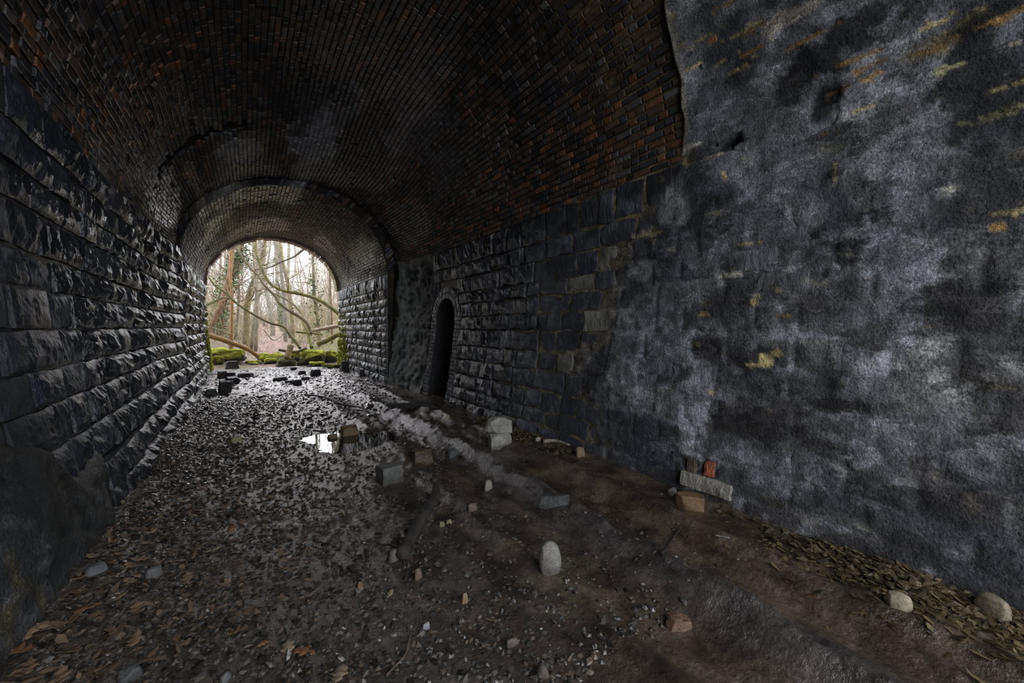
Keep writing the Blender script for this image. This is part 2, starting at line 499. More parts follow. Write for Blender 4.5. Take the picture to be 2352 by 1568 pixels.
def right_colour(b, s, mortar):
    """Colour of the right side's lining, wall and near vault alike."""
    shp = np.shape(b)
    b, s = np.ravel(b).astype(float), np.ravel(s).astype(float)
    lime = lime_amount(b, s)
    n1 = fbm(P3(b * 1.3, s * 1.3, 0.0), 4, 11)
    n2 = fbm(P3(b * 4.0, s * 6.0, 2.0), 4, 12)
    n3 = fbm(P3(b * 16, s * 16, 4.0), 3, 13)
    n4 = fbm(P3(b * 3.0, s * 11.0, 6.0), 4, 14)
    a = np.array((0.052, 0.054, 0.064)); g = np.array((0.205, 0.208, 0.224)); br = np.array((0.070, 0.061, 0.060))
    t = sstep(0.38, 0.68, n1 * 0.55 + n2 * 0.45)[:, None]
    lim = a * (1 - t) + g * t
    low = (sstep(1.9, 0.9, s) * sstep(3.0, 2.0, b) * sstep(0.42, 0.58, n4))[:, None]
    lim = lim * (1 - low * 0.7) + br * low * 0.7
    fl = (sstep(0.60, 0.68, n3 * 0.6 + n2 * 0.4))[:, None]
    lim = lim * (1 - fl * 0.7) + np.array((0.34, 0.34, 0.37)) * fl * 0.7
    yf = (sstep(0.64, 0.70, n4 * 0.55 + n3 * 0.45) * np.where(s > 2.9, 1.0, 0.35))[:, None]
    lim = lim * (1 - yf) + np.array(YEL) * 0.9 * yf
    d, ks = stone_under(b, s)
    gh = (sstep(2.2, 1.5, s + (n1 - 0.5) * 1.2) * (s < 3.1) * (b < 4.4))[:, None]
    inner = sstep(0.005, 0.05, d + (n3 - 0.5) * 0.05)[:, None]
    tone = np.where(ks[:, None] < 0.45, np.array((0.040, 0.035, 0.036)), np.where(ks[:, None] < 0.8, np.array((0.085, 0.083, 0.088)), np.array((0.16, 0.158, 0.155))))
    tone = tone * (0.45 + 1.1 * n2[:, None])
    lim = lim * (1 - gh * inner * 0.72) + tone * gh * inner * 0.72
    edge = (gh * (1 - inner) * sstep(0.45, 0.6, n2)[:, None]) * 0.5
    lim = lim * (1 - edge) + np.array((0.24, 0.245, 0.265)) * edge
    lim = apply_blots(lim, 'R', b, s, R_BLOTS)
    if mortar:
        bare = np.array((0.060, 0.045, 0.030)) * (0.35 + 1.0 * n2[:, None])
        strip = (sstep(8.25, 8.5, b) * sstep(10.45, 10.2, b))[:, None] * (s < 3.1)[:, None]
        g2 = np.array((0.035, 0.037, 0.042)) * (1 - sstep(0.45, 0.6, n1)[:, None]) + np.array((0.075, 0.077, 0.076)) * sstep(0.45, 0.6, n1)[:, None]
        g2 = g2 * (0.25 + 0.75 * np.exp(-((b - 9.6 + (n2 - 0.5)) / 0.4) ** 2))[:, None] * (0.4 + 0.9 * n2[:, None])
        bare = bare * (1 - strip) + g2 * 0.7 * strip
        e = np.interp(s, EDGE_Z, EDGE_B)
        brt = (sstep(2.3, 0.5, b - e) * (s < 3.1))[:, None]
        bare = bare * (1 - brt) + np.array((0.22, 0.165, 0.095)) * (0.1 + n2[:, None] * 1.6) * brt
    else:
        bare = np.array((0.032, 0.036, 0.049)) * (0.2 + 1.6 * n2[:, None])
        scf = (sstep(0.50, 0.66, n3 * 0.5 + n2 * 0.5) * (b < 5.5))[:, None] * 0.7
        bare = bare * (1 - scf) + np.array((0.115, 0.118, 0.128)) * scf
        bare = apply_blots(bare, 'R', b, s, R_BLOTS)
    col = bare * (1 - lime[:, None]) + lim * lime[:, None]
    return col.reshape(shp + (3,))


def moss_amount(b, z, side):
    n = fbm(P3(np.asarray(b) * 3, np.asarray(z) * 4, side * 5.0), 3, 31)
    reach = 14.7 if side > 0 else 15.6
    return sstep(0.0, 0.5, (np.asarray(b) - reach) * 0.9 + (n - 0.5) * 1.6) * sstep(2.3, 0.9, np.asarray(z) + (n - 0.5) * 1.2)


MOSS = np.array((0.30, 0.29, 0.03))


def left_colour(b, z, mortar):
    b, z = np.asarray(b, float), np.asarray(z, float)
    n1 = fbm(P3(b * 1.6, z * 1.6, 8.0), 4, 21)[..., None]
    n2 = fbm(P3(b * 7, z * 7, 3.0), 3, 22)[..., None]
    c = np.array((0.040, 0.041, 0.046)) * (0.5 + 1.0 * n1)
    if mortar:
        c = np.array((0.050, 0.043, 0.032)) * (0.3 + 1.2 * n2)
        lime = left_coat(b, z)[..., None]
        c = c * (1 - lime) + np.array((0.046, 0.045, 0.045)) * (0.2 + 1.5 * n1) * lime
        och = (sstep(0.60, 0.72, n2 * 0.5 + n1 * 0.5) * lime)
        c = c * (1 - och) + np.array((0.10, 0.08, 0.04)) * och
    m = moss_amount(b, z, -1)[..., None]
    return c * (1 - m) + MOSS * (0.5 + n2) * m


def left_coat(b, z):
    b, z = np.asarray(b, float), np.asarray(z, float)
    n = fbm(P3(b * 2, z * 2, 5.0), 3, 23) - 0.5
    return 1 - sstep(-0.1, 0.12, z - (1.0 - np.clip(b - 3.0, -2, 3) * 0.45) + n * 0.7)


# ------------------------------------------------------------------ structure: lining shells behind the masonry
N_B0, N_B1, N_ZS, N_R = 7.18, 8.12, 1.62, 0.47     # the refuge niche in the right wall
N_BC = (N_B0 + N_B1) / 2
N_DEPTH = 0.55


def in_niche(b, z, pad=0.0):
    b, z = np.asarray(b, float), np.asarray(z, float)
    d = np.abs(b - N_BC)
    return np.where(z < N_ZS, d < N_R + pad, d * d + (z - N_ZS) ** 2 < (N_R + pad) ** 2)


def course_rows(z_top, lo, hi, r):
    zs = [0.0 - 0.06]
    while zs[-1] < z_top - lo * 1.3:
        zs.append(zs[-1] + r.uniform(lo, hi))
    zs[-1] = z_top
    return zs


def lay(side, sections, r):
    out = []
    for (ba, bb, lo, hi, llo, lhi) in sections:
        zs = course_rows(float(spring_z(ba)), lo, hi, r)
        for k in range(len(zs) - 1):
            spans = [(ba, bb)]
            if side > 0 and ba < N_BC < bb:
                zc0, zc1 = zs[k], zs[k + 1]
                pad = 0.235
                if zc0 < N_ZS: hw = N_R + pad
                else: hw = math.sqrt(max(0, (N_R + pad) ** 2 - (zc0 - N_ZS) ** 2))
                if hw > 0.05: spans = [(ba, N_BC - hw), (N_BC + hw, bb)]
            for (s0, s1) in spans:
                b = s0
                while b < s1 - 0.02:
                    l = r.uniform(llo, lhi) * (1.25 if r.random() < 0.2 else 1)
                    e = b + l
                    if s1 - e < llo * 0.55: e = s1
                    e = min(e, s1)
                    out.append((b, e, zs[k], zs[k + 1]))
                    b = e
    return out


rs = np.random.default_rng(3)
left_rects = lay(-1, [(1.6, B_STEP - 0.01, 0.22, 0.32, 0.26, 0.58), (B_STEP + 0.01, B_END, 0.19, 0.27, 0.22, 0.46)], rs)
right_rects = lay(1, [(-0.6, 8.38, 0.20, 0.30, 0.24, 0.56), (B_STEP + 0.01, B_END, 0.19, 0.26, 0.22, 0.46)], rs)


def stone_under(b, z):
    """For points of the rendered near wall: (distance to the joint, a number for the stone behind)."""
    b, z = np.asarray(b, float), np.asarray(z, float)
    d = np.zeros(b.shape); k = np.full(b.shape, 0.5)
    wb = (vnoise(P3(b * 5, z * 5, 1.0), 130) - 0.5) * 0.05
    wz = (vnoise(P3(b * 5, z * 5, 5.0), 131) - 0.5) * 0.05
    for i, (b0, b1, z0, z1) in enumerate(right_rects):
        if b0 > 4.6: continue
        m = (b >= b0) & (b < b1) & (z >= z0) & (z < z1)
        if not m.any(): continue
        bb, zz = b[m] + wb[m], z[m] + wz[m]
        d[m] = np.clip(np.minimum(np.minimum(bb - b0, b1 - bb), np.minimum(zz - z0, z1 - zz)), 0, 1)
        k[m] = (math.sin(i * 78.233) * 43758.5453) % 1
    return d, k


def lining_wall(name, side, bs, zs, off_fn, col_fn, wet_fn):
    B, Z = np.meshgrid(bs, zs, indexing='ij')
    off = off_fn(B, Z)
    V = wall_pt(side, B, Z, off).reshape(-1, 3)
    fc = grid_faces(len(bs), len(zs), flip=(side < 0))
    if side > 0:
        cen = V[fc].mean(1)
        fc = fc[~in_niche(cen[:, 1], cen[:, 2], 0.06)]
    me = mesh_from(name, V, fc, M['coat'], col_fn(B, Z, True).reshape(-1, 3), wet_fn(B, Z).ravel())
    o = add_obj(name, me)
    tag(o, kind='structure')
    return o


def uniq(*a):
    return np.unique(np.round(np.concatenate(a), 5))


def r_off(b, z):
    lime = lime_amount(b, z)
    n = fbm(P3(b * 2.5, z * 2.5, 1.0), 4, 51) - 0.5
    n2 = fbm(P3(b * 11, z * 11, 1.0), 3, 52) - 0.5
    d, ks = stone_under(b, z)
    proud = sstep(0.0, 0.04, d) * (0.004 + 0.014 * ks)
    o = (-0.022 + 0.018 * sstep(5.6, 4.2, b)) * (1 - lime) + lime * (0.012 + n * 0.06 + n2 * 0.022 + proud * sstep(3.1, 2.0, z))
    o = o + (1 - lime) * (n2 * 0.014) + sstep(2.2, 1.2, b) * 0.01
    strip = sstep(8.25, 8.4, b) * sstep(10.4, 10.25, b)
    o = o + strip * (0.045 + n * 0.12 + n2 * 0.06)
    for (px, py, rb, rs, dp) in HOLES:
        _, b0, s0 = hcache[(px, py)]
        r = np.maximum(np.abs(b - b0) / rb, np.abs(z - s0) / rs) + n2 * 1.4 + n * 0.8
        o = o - dp * (1 - sstep(0.7, 1.05, r))
    return o


HOLES = [(1675, 333, 0.09, 0.055, 0.13), (1895, 250, 0.08, 0.12, 0.035), (1590, 1066, 0.10, 0.06, 0.03), (1632, 1075, 0.08, 0.06, 0.03)]
hcache = {(h[0], h[1]): surf_coord(hit_tunnel(h[0], h[1])) for h in HOLES}


def wet_at(b, s, seed=60):
    n = fbm(P3(np.asarray(b) * 0.8, np.asarray(s) * 0.8, seed), 3, seed)
    lo = 2.8 if seed == 61 else 3.4
    return np.clip(sstep(lo, lo + 2.0, b) * (0.55 + n * 0.9), 0.0, 1.0)


bs_r = uniq(np.arange(B_BACK, 0.0, 0.12), np.arange(0.0, 4.6, 0.02), np.arange(4.6, 8.2, 0.05), np.arange(8.2, 10.4, 0.06), [B_STEP, B_STEP + 0.002], np.arange(10.5, B_END, 0.12), [B_END])
zs_r = uniq(np.arange(-0.3, 0.0, 0.1), np.arange(0, Z_SPRING, 0.022), [Z_SPRING + 0.03])
wall_right = lining_wall('wall_right', 1, bs_r, zs_r, r_off, lambda b, z, m: right_colour(b, z, m), lambda b, z: wet_at(b, z) * 0.8)
bs_l = uniq(np.arange(B_BACK, 2.0, 0.12), np.arange(2.0, 6.0, 0.028), np.arange(6.0, 10.4, 0.08), [B_STEP, B_STEP + 0.002], np.arange(10.5, B_END, 0.12), [B_END])
zs_l = uniq(np.arange(-0.3, 0.0, 0.1), np.arange(0, 1.5, 0.028), np.arange(1.5, Z_SPRING, 0.06), [Z_SPRING + 0.03])


def l_off(b, z):
    cst = left_coat(b, z)
    n = fbm(P3(b * 2.2, z * 2.2, 7.0), 4, 53) - 0.5
    n2 = fbm(P3(b * 10, z * 10, 7.0), 3, 54) - 0.5
    return (-0.03 + 0.028 * sstep(6.0, 3.8, b)) * (1 - cst) + cst * (0.075 + n * 0.14 + n2 * 0.05) + (1 - cst) * n2 * 0.02


wall_left = lining_wall('wall_left', -1, bs_l, zs_l, l_off, lambda b, z, m: left_colour(b, z, m), lambda b, z: wet_at(b, z, 61) * 0.8)

# vault shell
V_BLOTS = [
    blot(960, 190, 0.9, 0.45, (0.15, 0.145, 0.165), 0.5, 0.9, 2.0), blot(950, 300, 1.0, 0.5, (0.16, 0.155, 0.175), 0.5, 0.9, 2.0), blot(1010, 400, 0.9, 0.35, (0.15, 0.14, 0.15), 0.5, 0.9, 2.0), blot(790, 90, 0.9, 0.4, (0.17, 0.12, 0.09), 0.45, 0.9, 2.0), blot(790, 250, 0.7, 0.3, (0.15, 0.155, 0.18), 0.5, 0.9, 2.0),  # wet sheen and lit brick near the crown, painted as paler colour
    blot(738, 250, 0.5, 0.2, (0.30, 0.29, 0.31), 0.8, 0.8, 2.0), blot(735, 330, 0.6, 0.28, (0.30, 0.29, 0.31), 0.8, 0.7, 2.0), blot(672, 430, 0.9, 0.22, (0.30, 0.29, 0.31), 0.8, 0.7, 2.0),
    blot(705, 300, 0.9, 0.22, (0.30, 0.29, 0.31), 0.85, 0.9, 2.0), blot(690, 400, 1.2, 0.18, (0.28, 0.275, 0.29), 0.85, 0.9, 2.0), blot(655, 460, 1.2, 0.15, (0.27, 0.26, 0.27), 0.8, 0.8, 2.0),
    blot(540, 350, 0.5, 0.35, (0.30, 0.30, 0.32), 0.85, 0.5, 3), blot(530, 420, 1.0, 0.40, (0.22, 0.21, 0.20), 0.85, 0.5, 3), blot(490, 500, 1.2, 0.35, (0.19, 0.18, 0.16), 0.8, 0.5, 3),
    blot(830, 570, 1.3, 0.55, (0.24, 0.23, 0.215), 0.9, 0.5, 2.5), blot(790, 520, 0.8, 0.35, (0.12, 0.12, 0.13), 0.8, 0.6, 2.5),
    blot(440, 410, 0.6, 0.13, (0.36, 0.27, 0.19), 0.7, 0.7, 3), blot(455, 470, 0.8, 0.10, (0.36, 0.28, 0.20), 0.7, 0.7, 3), blot(525, 515, 0.8, 0.12, (0.32, 0.24, 0.17), 0.7, 0.6, 3), blot(480, 385, 0.4, 0.08, (0.25, 0.15, 0.09), 0.7, 0.6, 3),  # warm streaks of sun thrown up by puddles, painted into the brick colour
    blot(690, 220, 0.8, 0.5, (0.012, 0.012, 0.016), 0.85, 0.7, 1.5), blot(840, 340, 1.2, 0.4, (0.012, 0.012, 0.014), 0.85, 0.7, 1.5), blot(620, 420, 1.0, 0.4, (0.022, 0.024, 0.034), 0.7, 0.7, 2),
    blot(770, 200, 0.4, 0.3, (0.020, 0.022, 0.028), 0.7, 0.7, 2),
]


def rust_amount(b, th):
    """How brown and orange the bricks run here."""
    n = fbm(P3(b * 0.7, th * 2.2, 2.0), 3, 70)
    low_r = sstep(0.62, 0.2, th + 0.35 * sstep(3.2, 2.3, b)) * sstep(10.0, 7.0, b)
    left = 0.55 * sstep(1.75, 2.3, th) * sstep(7.5, 4.5, b)
    return np.clip(0.20 + 0.55 * low_r + 0.45 * left + (n - 0.5) * 0.9, 0, 1)


def vault_colour(b, th, mortar=False, r1=None, r2=None):
    shp = np.shape(b)
    b, th = np.ravel(b).astype(float), np.ravel(th).astype(float)
    s = Z_SPRING + VAULT_R * th
    n = fbm(P3(b * 3, th * 7, 1.0), 3, 71)[:, None]
    rust = rust_amount(b, th)[:, None]
    if mortar:
        c = np.array((0.020, 0.016, 0.014)) * (1 - rust) + np.array((0.085, 0.050, 0.024)) * rust
        nr = (sstep(4.6, 2.6, b) * sstep(1.9, 1.3, th))[:, None]
        c = c * (1 - nr) + np.array((0.17, 0.115, 0.052)) * nr
        c = c * (0.3 + 1.3 * n)
    else:
        r1 = r1[:, None]; r2 = r2[:, None]
        sootb = np.array((0.040, 0.041, 0.049)); brown = np.array((0.105, 0.070, 0.052)); org = np.array((0.21, 0.092, 0.046)); gry = np.array((0.13, 0.125, 0.13))
        c = np.where(r1 < 0.50 - 0.30 * rust, sootb, brown)
        c = np.where((r1 > 0.985 - 0.42 * rust ** 1.6), org, c)
        c = np.where((r1 > 0.42) & (r1 < 0.50), gry, c)
        c = c * (0.55 + 0.8 * r2)
        c = c * (0.6 + 0.8 * n)
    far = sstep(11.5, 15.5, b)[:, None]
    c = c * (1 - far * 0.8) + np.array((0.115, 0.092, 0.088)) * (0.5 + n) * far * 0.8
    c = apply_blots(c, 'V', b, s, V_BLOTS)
    return c.reshape(shp + (3,))


def vault_shell():
    bs = uniq(np.arange(B_BACK, 0.0, 0.15), np.arange(0.0, 2.2, 0.025), np.arange(2.2, 2.7, 0.012), np.arange(2.7, 10.4, 0.07), [B_STEP, B_STEP + 0.002], np.arange(10.5, B_END, 0.12), [B_END])
    th = uniq(np.arange(-0.012, 0.9, 0.0105), np.arange(0.9, math.pi + 0.01, 0.03), [math.pi + 0.012])
    B, T = np.meshgrid(bs, th, indexing='ij')
    S = Z_SPRING + VAULT_R * T
    lime = lime_amount(B, S) * sstep(1.5, 1.25, T)
    n = fbm(P3(B * 2.5, S * 2.5, 1.0), 4, 51) - 0.5
    n2 = fbm(P3(B * 11, S * 11, 1.0), 3, 52) - 0.5
    lipk = np.exp(-((B - np.interp(S, EDGE_Z, EDGE_B)) / 0.25) ** 2) * sstep(3.1, 3.3, S)
    bed = -0.024 + 0.012 * sstep(4.0, 2.7, B)
    off = bed * (1 - lime) + lime * (0.016 + n * 0.075 + n2 * 0.022 + sstep(2.2, 1.2, B) * 0.01 + lipk * 0.02)
    for (px, py, rb, rs, dp) in HOLES:
        _, b0, s0 = hcache[(px, py)]
        r = np.maximum(np.abs(B - b0) / rb, np.abs(S - s0) / rs) + n2 * 1.4 + n * 0.8
        off = off - dp * (1 - sstep(0.7, 1.05, r))
    g = groove(B, T)
    off = off - 0.10 * g
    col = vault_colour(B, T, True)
    rc = right_colour(B, S, True)
    l3 = lime[..., None]
    lip = (sstep(0.10, 0.0, np.abs(B - np.interp(S, EDGE_Z, EDGE_B))) * lime)[..., None] * 0.8
    rc = rc * (1 - lip) + np.array((0.46, 0.40, 0.30)) * lip
    col = col * (1 - l3) + rc * l3
    col = col * (1 - 0.9 * g[..., None])
    V = vault_pt(B, T, off).reshape(-1, 3)
    me = mesh_from('ceiling', V, grid_faces(len(bs), len(th)), M['coat'], col.reshape(-1, 3), (wet_at(B, T * 2, 62) * 0.6 * (1 - lime)).ravel())
    return tag(add_obj('ceiling', me), kind='structure')


G0 = surf_coord(hit_tunnel(330, 425)); G1 = surf_coord(hit_tunnel(560, 272))
GB = 8.3


def groove(b, th):
    """The ragged ring of fallen bricks on the left haunch."""
    b, th = np.asarray(b, float), np.asarray(th, float)
    n = fbm(P3(b * 0 + 1, th * 14, 2.0), 2, 81) - 0.5
    return (np.abs(b - GB - n * 0.25) < 0.13) & (th > 2.02) & (th < 2.78)


ceiling = vault_shell()

# floor of mud
PUDDLES = [on_ground(815, 1012), on_ground(742, 1001), on_ground(650, 872), on_ground(590, 875)]


def floor_h(x, y):
    n1 = fbm(P3(x * 0.9, y * 0.6, 0.0), 4, 90) - 0.5
    n2 = fbm(P3(x * 5, y * 3.2, 0.0), 4, 91) - 0.5
    n3 = fbm(P3(x * 22, y * 16, 0.0), 3, 92) - 0.5
    far_l = sstep(8.5, 11, y)
    h = n1 * 0.10 + n2 * (0.05 - 0.018 * sstep(5, 8, y) + 0.03 * far_l) + n3 * (0.02 - 0.006 * sstep(5, 8, y))
    wob = (fbm(P3(0 * x, y * 0.8, 3.0), 2, 93) - 0.5) * 0.22
    rid = np.exp(-((x - 2.13 - wob) / 0.10) ** 2) * 0.075 + np.exp(-((x - 2.75 - wob) / 0.08) ** 2) * 0.035 + np.exp(-((x - 1.45 - wob) / 0.10) ** 2) * 0.03
    rut = np.exp(-((x - 2.45 - wob) / 0.16) ** 2) * 0.05 + np.exp(-((x - 1.78 - wob) / 0.18) ** 2) * 0.04
    n4 = fbm(P3(x * 15 + wob * 30, y * 3.0, 6.0), 3, 94) - 0.5
    h = h + n4 * 0.045 * sstep(1.0, 1.7, x) * sstep(9, 5, y)
    h = h + (rid * (0.5 + 1.6 * (n2 + 0.5)) - rut) * sstep(12, 7, y)
    h = h + 0.05 * sstep(2.9, 3.5, x) + 0.05 * sstep(-0.3, -1.0, x)
    h = h * sstep(-2.6, -1.0, y)
    for p, rad in zip(PUDDLES, (0.62, 0.36, 0.9, 0.6)):
        r = np.sqrt(((x - p[0]) / rad) ** 2 + ((y - p[1]) / (rad * 0.9)) ** 2)
        h = h * sstep(0.3, 1.3, r) - 0.045 * sstep(1.15, 0.5, r)
    return h


def build_floor():
    ys = uniq(np.arange(-14, -2, 1.0), np.arange(-2, 0.2, 0.1), np.arange(0.2, 7.0, 0.0185), np.arange(7.0, 12, 0.03), np.arange(12, 17.02, 0.05))
    xs = uniq([-7, -4, -2], np.arange(-1.5, 4.0, 0.0215), [5, 7, 9])
    X, Y = np.meshgrid(xs, ys, indexing='ij')
    Z = floor_h(X, Y)
    Z = np.where((X < -1.45) | (X > 3.9), -0.05, Z)
    n1 = fbm(P3(X * 1.2, Y * 0.8, 4.0), 4, 95)
    n2 = fbm(P3(X * 8, Y * 6, 4.0), 3, 96)
    a = np.array((0.060, 0.040, 0.026)); b = np.array((0.125, 0.090, 0.064)); g = np.array((0.10, 0.083, 0.070))
    t = sstep(0.35, 0.65, n2)[..., None]
    col = a * (1 - t) + b * t
    gl = (sstep(1.9, 0.6, X) * 0.8)[..., None]
    col = col * (1 - gl) + g * (0.5 + n2[..., None]) * gl
    ridge = np.exp(-((X - 2.13) / 0.2) ** 2)[..., None] * 0.6
    col = col * (1 - ridge) + np.array((0.075, 0.075, 0.08)) * ridge
    wet = np.clip(0.62 + 0.9 * (n1 - 0.4) + 0.6 * sstep(3.0, 5.5, Y), 0, 1)
    me = mesh_from('floor', np.stack((X, Y, Z), -1).reshape(-1, 3), grid_faces(len(xs), len(ys)), M['mud'], col.reshape(-1, 3), wet.ravel())
    return tag(add_obj('floor', me), kind='structure')


floor = build_floor()


# ------------------------------------------------------------------ masonry pieces
def stone_mesh(side, b0, b1, z0, z1, face, rough, seed, nu, nv, depth=0.05, wob=None):
    """A rock-faced block: its own bulging front and sides, set in the wall."""
    g = 0.013 if (side > 0 and b0 < 5.5) else 0.008
    b0 += g; b1 -= g; z0 += g * 0.8; z1 -= g * 0.8
    u = np.concatenate(([0, 0.0], np.linspace(0.0, 1, nu)[1:-1] if False else np.linspace(0.07, 0.93, nu), [1, 1]))
    v = np.concatenate(([0, 0.0], np.linspace(0.09, 0.91, nv), [1, 1]))
    u[1] = 0.012; u[-2] = 0.988; v[1] = 0.016; v[-2] = 0.984
    U, Vv = np.meshgrid(u, v, indexing='ij')
    jb = (vnoise(P3(U * 3, Vv * 3, seed), 3) - 0.5) * (wob or (0.05 if g > 0.01 else 0.02))
    jz = (vnoise(P3(U * 3, Vv * 3, seed + 50), 4) - 0.5) * (wob or (0.045 if g > 0.01 else 0.016))
    B = b0 + (b1 - b0) * U + jb
    Z = z0 + (z1 - z0) * Vv + jz
    e = np.minimum(np.minimum(U, 1 - U) * (b1 - b0), np.minimum(Vv, 1 - Vv) * (z1 - z0))
    dome = np.sqrt(np.clip(e / 0.075, 0, 1))
    n1 = fbm(P3(B * 7, Z * 4.5, seed * 1.7), 3, 101)
    n2 = np.abs(fbm(P3(B * 17, Z * 8, seed * 0.9), 3, 102) - 0.5) * 2
    hs = math.sin(seed * 12.9898) * 43758.5453
    t1, t2 = (hs % 1) - 0.5, (hs * 7.13 % 1) - 0.5
    n3 = np.abs(fbm(P3(B * 34, Z * 12, seed * 0.4), 2, 103) - 0.5) * 2
    off = face + rough * dome * (0.25 + 1.25 * n1 - 0.9 * n2 - 0.35 * n3 + (U - 0.5) * t1 * 1.5 + (Vv - 0.5) * t2 * 1.3)
    off = np.where((U <= 0) | (U >= 1) | (Vv <= 0) | (Vv >= 1), -depth, off)
    P = wall_pt(side, B, Z, off)
    return P.reshape(-1, 3), grid_faces(len(u), len(v), flip=(side < 0)), B, Z


def pix_area(P):
    x, y, w = project(P)
    if (w < 0.15).any(): return 0.0
    xc, yc = np.clip(x, 0, FW), np.clip(y, 0, FH)
    return float((xc.max() - xc.min()) * (yc.max() - yc.min()))


def build_stones(side, parent, rects, face_fn, rough_fn, col_fn):
    items = []
    r = np.random.default_rng(11 + side)
    for i, (b0, b1, z0, z1) in enumerate(rects):
        bc, zc = (b0 + b1) / 2, (z0 + z1) / 2
        cor = wall_pt(side, np.array((b0, b1, b1, b0)), np.array((z0, z0, z1, z1)), 0.0)
        area = pix_area(cor)
        big = area > 2500
        nu, nv = (12, 8) if area > 2500 else ((7, 5) if area > 700 else (5, 4))
        P, fc, B, Z = stone_mesh(side, b0, b1, z0, z1, face_fn(bc, zc, r), rough_fn(bc, zc, r), i + (500 if side > 0 else 0), nu, nv)
        col = col_fn(B, Z, bc, zc, r).reshape(-1, 3)
        wet = np.clip(wet_at(B, Z, 60 if side > 0 else 61) + r.uniform(-0.2, 0.2), 0, 1).ravel()
        items.append((area, P, fc, col, wet))
    items.sort(key=lambda t: -t[0])
    for (area, P, fc, col, wet) in items[:300]:
        piece('stone', P, fc, M['stone'], col, wet, parent, smooth=False)
    rest = items[300:]
    if rest:
        V, Fc, Cc, Wc, n = [], [], [], [], 0
        for (_, P, fc, col, wet) in rest:
            V.append(P); Fc.append(fc + n); Cc.append(col); Wc.append(wet); n += len(P)
        o = add_obj('stonework', mesh_from('stonework', np.concatenate(V), np.concatenate(Fc), M['stone'], np.concatenate(Cc), np.concatenate(Wc), False), parent)
        o['kind'] = 'stuff'


def rnd_tint(r):
    k = r.uniform(0.6, 1.35)
    t = r.uniform(-0.06, 0.06)
    return k * np.array((1 + t, 1.0, 1 - t))


def left_stone_col(B, Z, bc, zc, r):
    c = left_colour(B, Z, False)
    base = rnd_tint(r)
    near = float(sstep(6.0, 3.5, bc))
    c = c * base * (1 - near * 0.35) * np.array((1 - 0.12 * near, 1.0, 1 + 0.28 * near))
    if r.random() < 0.06: c = c * 1.9
    return c


def right_stone_col(B, Z, bc, zc, r):
    c = right_colour(B, Z, False)
    lime = lime_amount(B, Z)[..., None]
    t = rnd_tint(r)
    e = np.interp(zc, EDGE_Z, EDGE_B)
    c = c * (t * (1 - lime) + (0.85 + 0.15 * t) * lime)
    far = sstep(4.5, 6.5, B)[..., None]
    n = fbm(P3(B * 6, Z * 6, 2.0), 3, 33)[..., None]
    c = c * (1 - far) + np.array((0.044, 0.041, 0.046)) * t * (0.5 + n) * far
    f2 = sstep(10.3, 10.5, B)[..., None]
    c = c * (1 - f2) + np.array((0.085, 0.080, 0.088)) * t * (0.5 + n) * f2  # stones past the step painted paler, standing in for stronger daylight
    if abs(bc - e - 0.3) < 0.5 and 0.7 < zc < 2.4 and r.random() < 0.36:
        c = np.array((0.22, 0.21, 0.185)) * (0.2 + 1.5 * n) * r.uniform(0.7, 1.1)
    m = moss_amount(B, Z, 1)[..., None]
    return c * (1 - m) + MOSS * (0.45 + n) * m




def left_face(bc, zc, r):
    plinth = 0.06 * float(sstep(0.75, 0.2, zc)) * float(sstep(4.0, 5.0, bc))
    return r.uniform(-0.012, 0.022) + plinth


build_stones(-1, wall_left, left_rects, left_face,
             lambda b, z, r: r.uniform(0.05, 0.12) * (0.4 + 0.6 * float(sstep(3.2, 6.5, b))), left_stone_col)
build_stones(1, wall_right, [q for q in right_rects if q[1] > 1.2], lambda b, z, r: r.uniform(-0.006, 0.012) * (1 + float(sstep(4, 6, b))),
             lambda b, z, r: 0.012 + float(sstep(3.8, 6.0, b)) * r.uniform(0.04, 0.095), right_stone_col)


# ---- vault bricks
def arc_table(b_mid, off_b=0.0):
    th = np.linspace(0, math.pi, 2000)
    P = vault_pt(np.full_like(th, b_mid), th, 0.0)
    s = np.concatenate(([0], np.cumsum(np.linalg.norm(np.diff(P, axis=0), axis=1))))
    return th, s


def brick_arrays(B0, B1, T0, T1, O, inset_b=0.008, inset_t=None):
    """12 vertices and 9 quads for each brick."""
    n = len(B0)
    it = inset_t if inset_t is not None else 0.0035
    back = np.full(n, -0.035)
    rows = []
    for (bb, tt, oo) in ((0, 0, back), (1, 0, back), (1, 1, back), (0, 1, back)):
        rows.append(vault_pt(np.where(bb, B1, B0), np.where(tt, T1, T0), oo))
    for (bb, tt) in ((0, 0), (1, 0), (1, 1), (0, 1)):
        rows.append(vault_pt(np.where(bb, B1, B0), np.where(tt, T1, T0), O - 0.008))
    for (bb, tt) in ((0, 0), (1, 0), (1, 1), (0, 1)):
        rows.append(vault_pt(np.where(bb, B1 - inset_b, B0 + inset_b), np.where(tt, T1 - it, T0 + it), O))
    V = np.stack(rows, 1)
    q = []
    for k in range(4):
        k2 = (k + 1) % 4
        q.append((k, k2, 4 + k2, 4 + k))
        q.append((4 + k, 4 + k2, 8 + k2, 8 + k))
    q.append((8, 9, 10, 11))
    q = np.array(q)[:, ::-1]
    return V, q


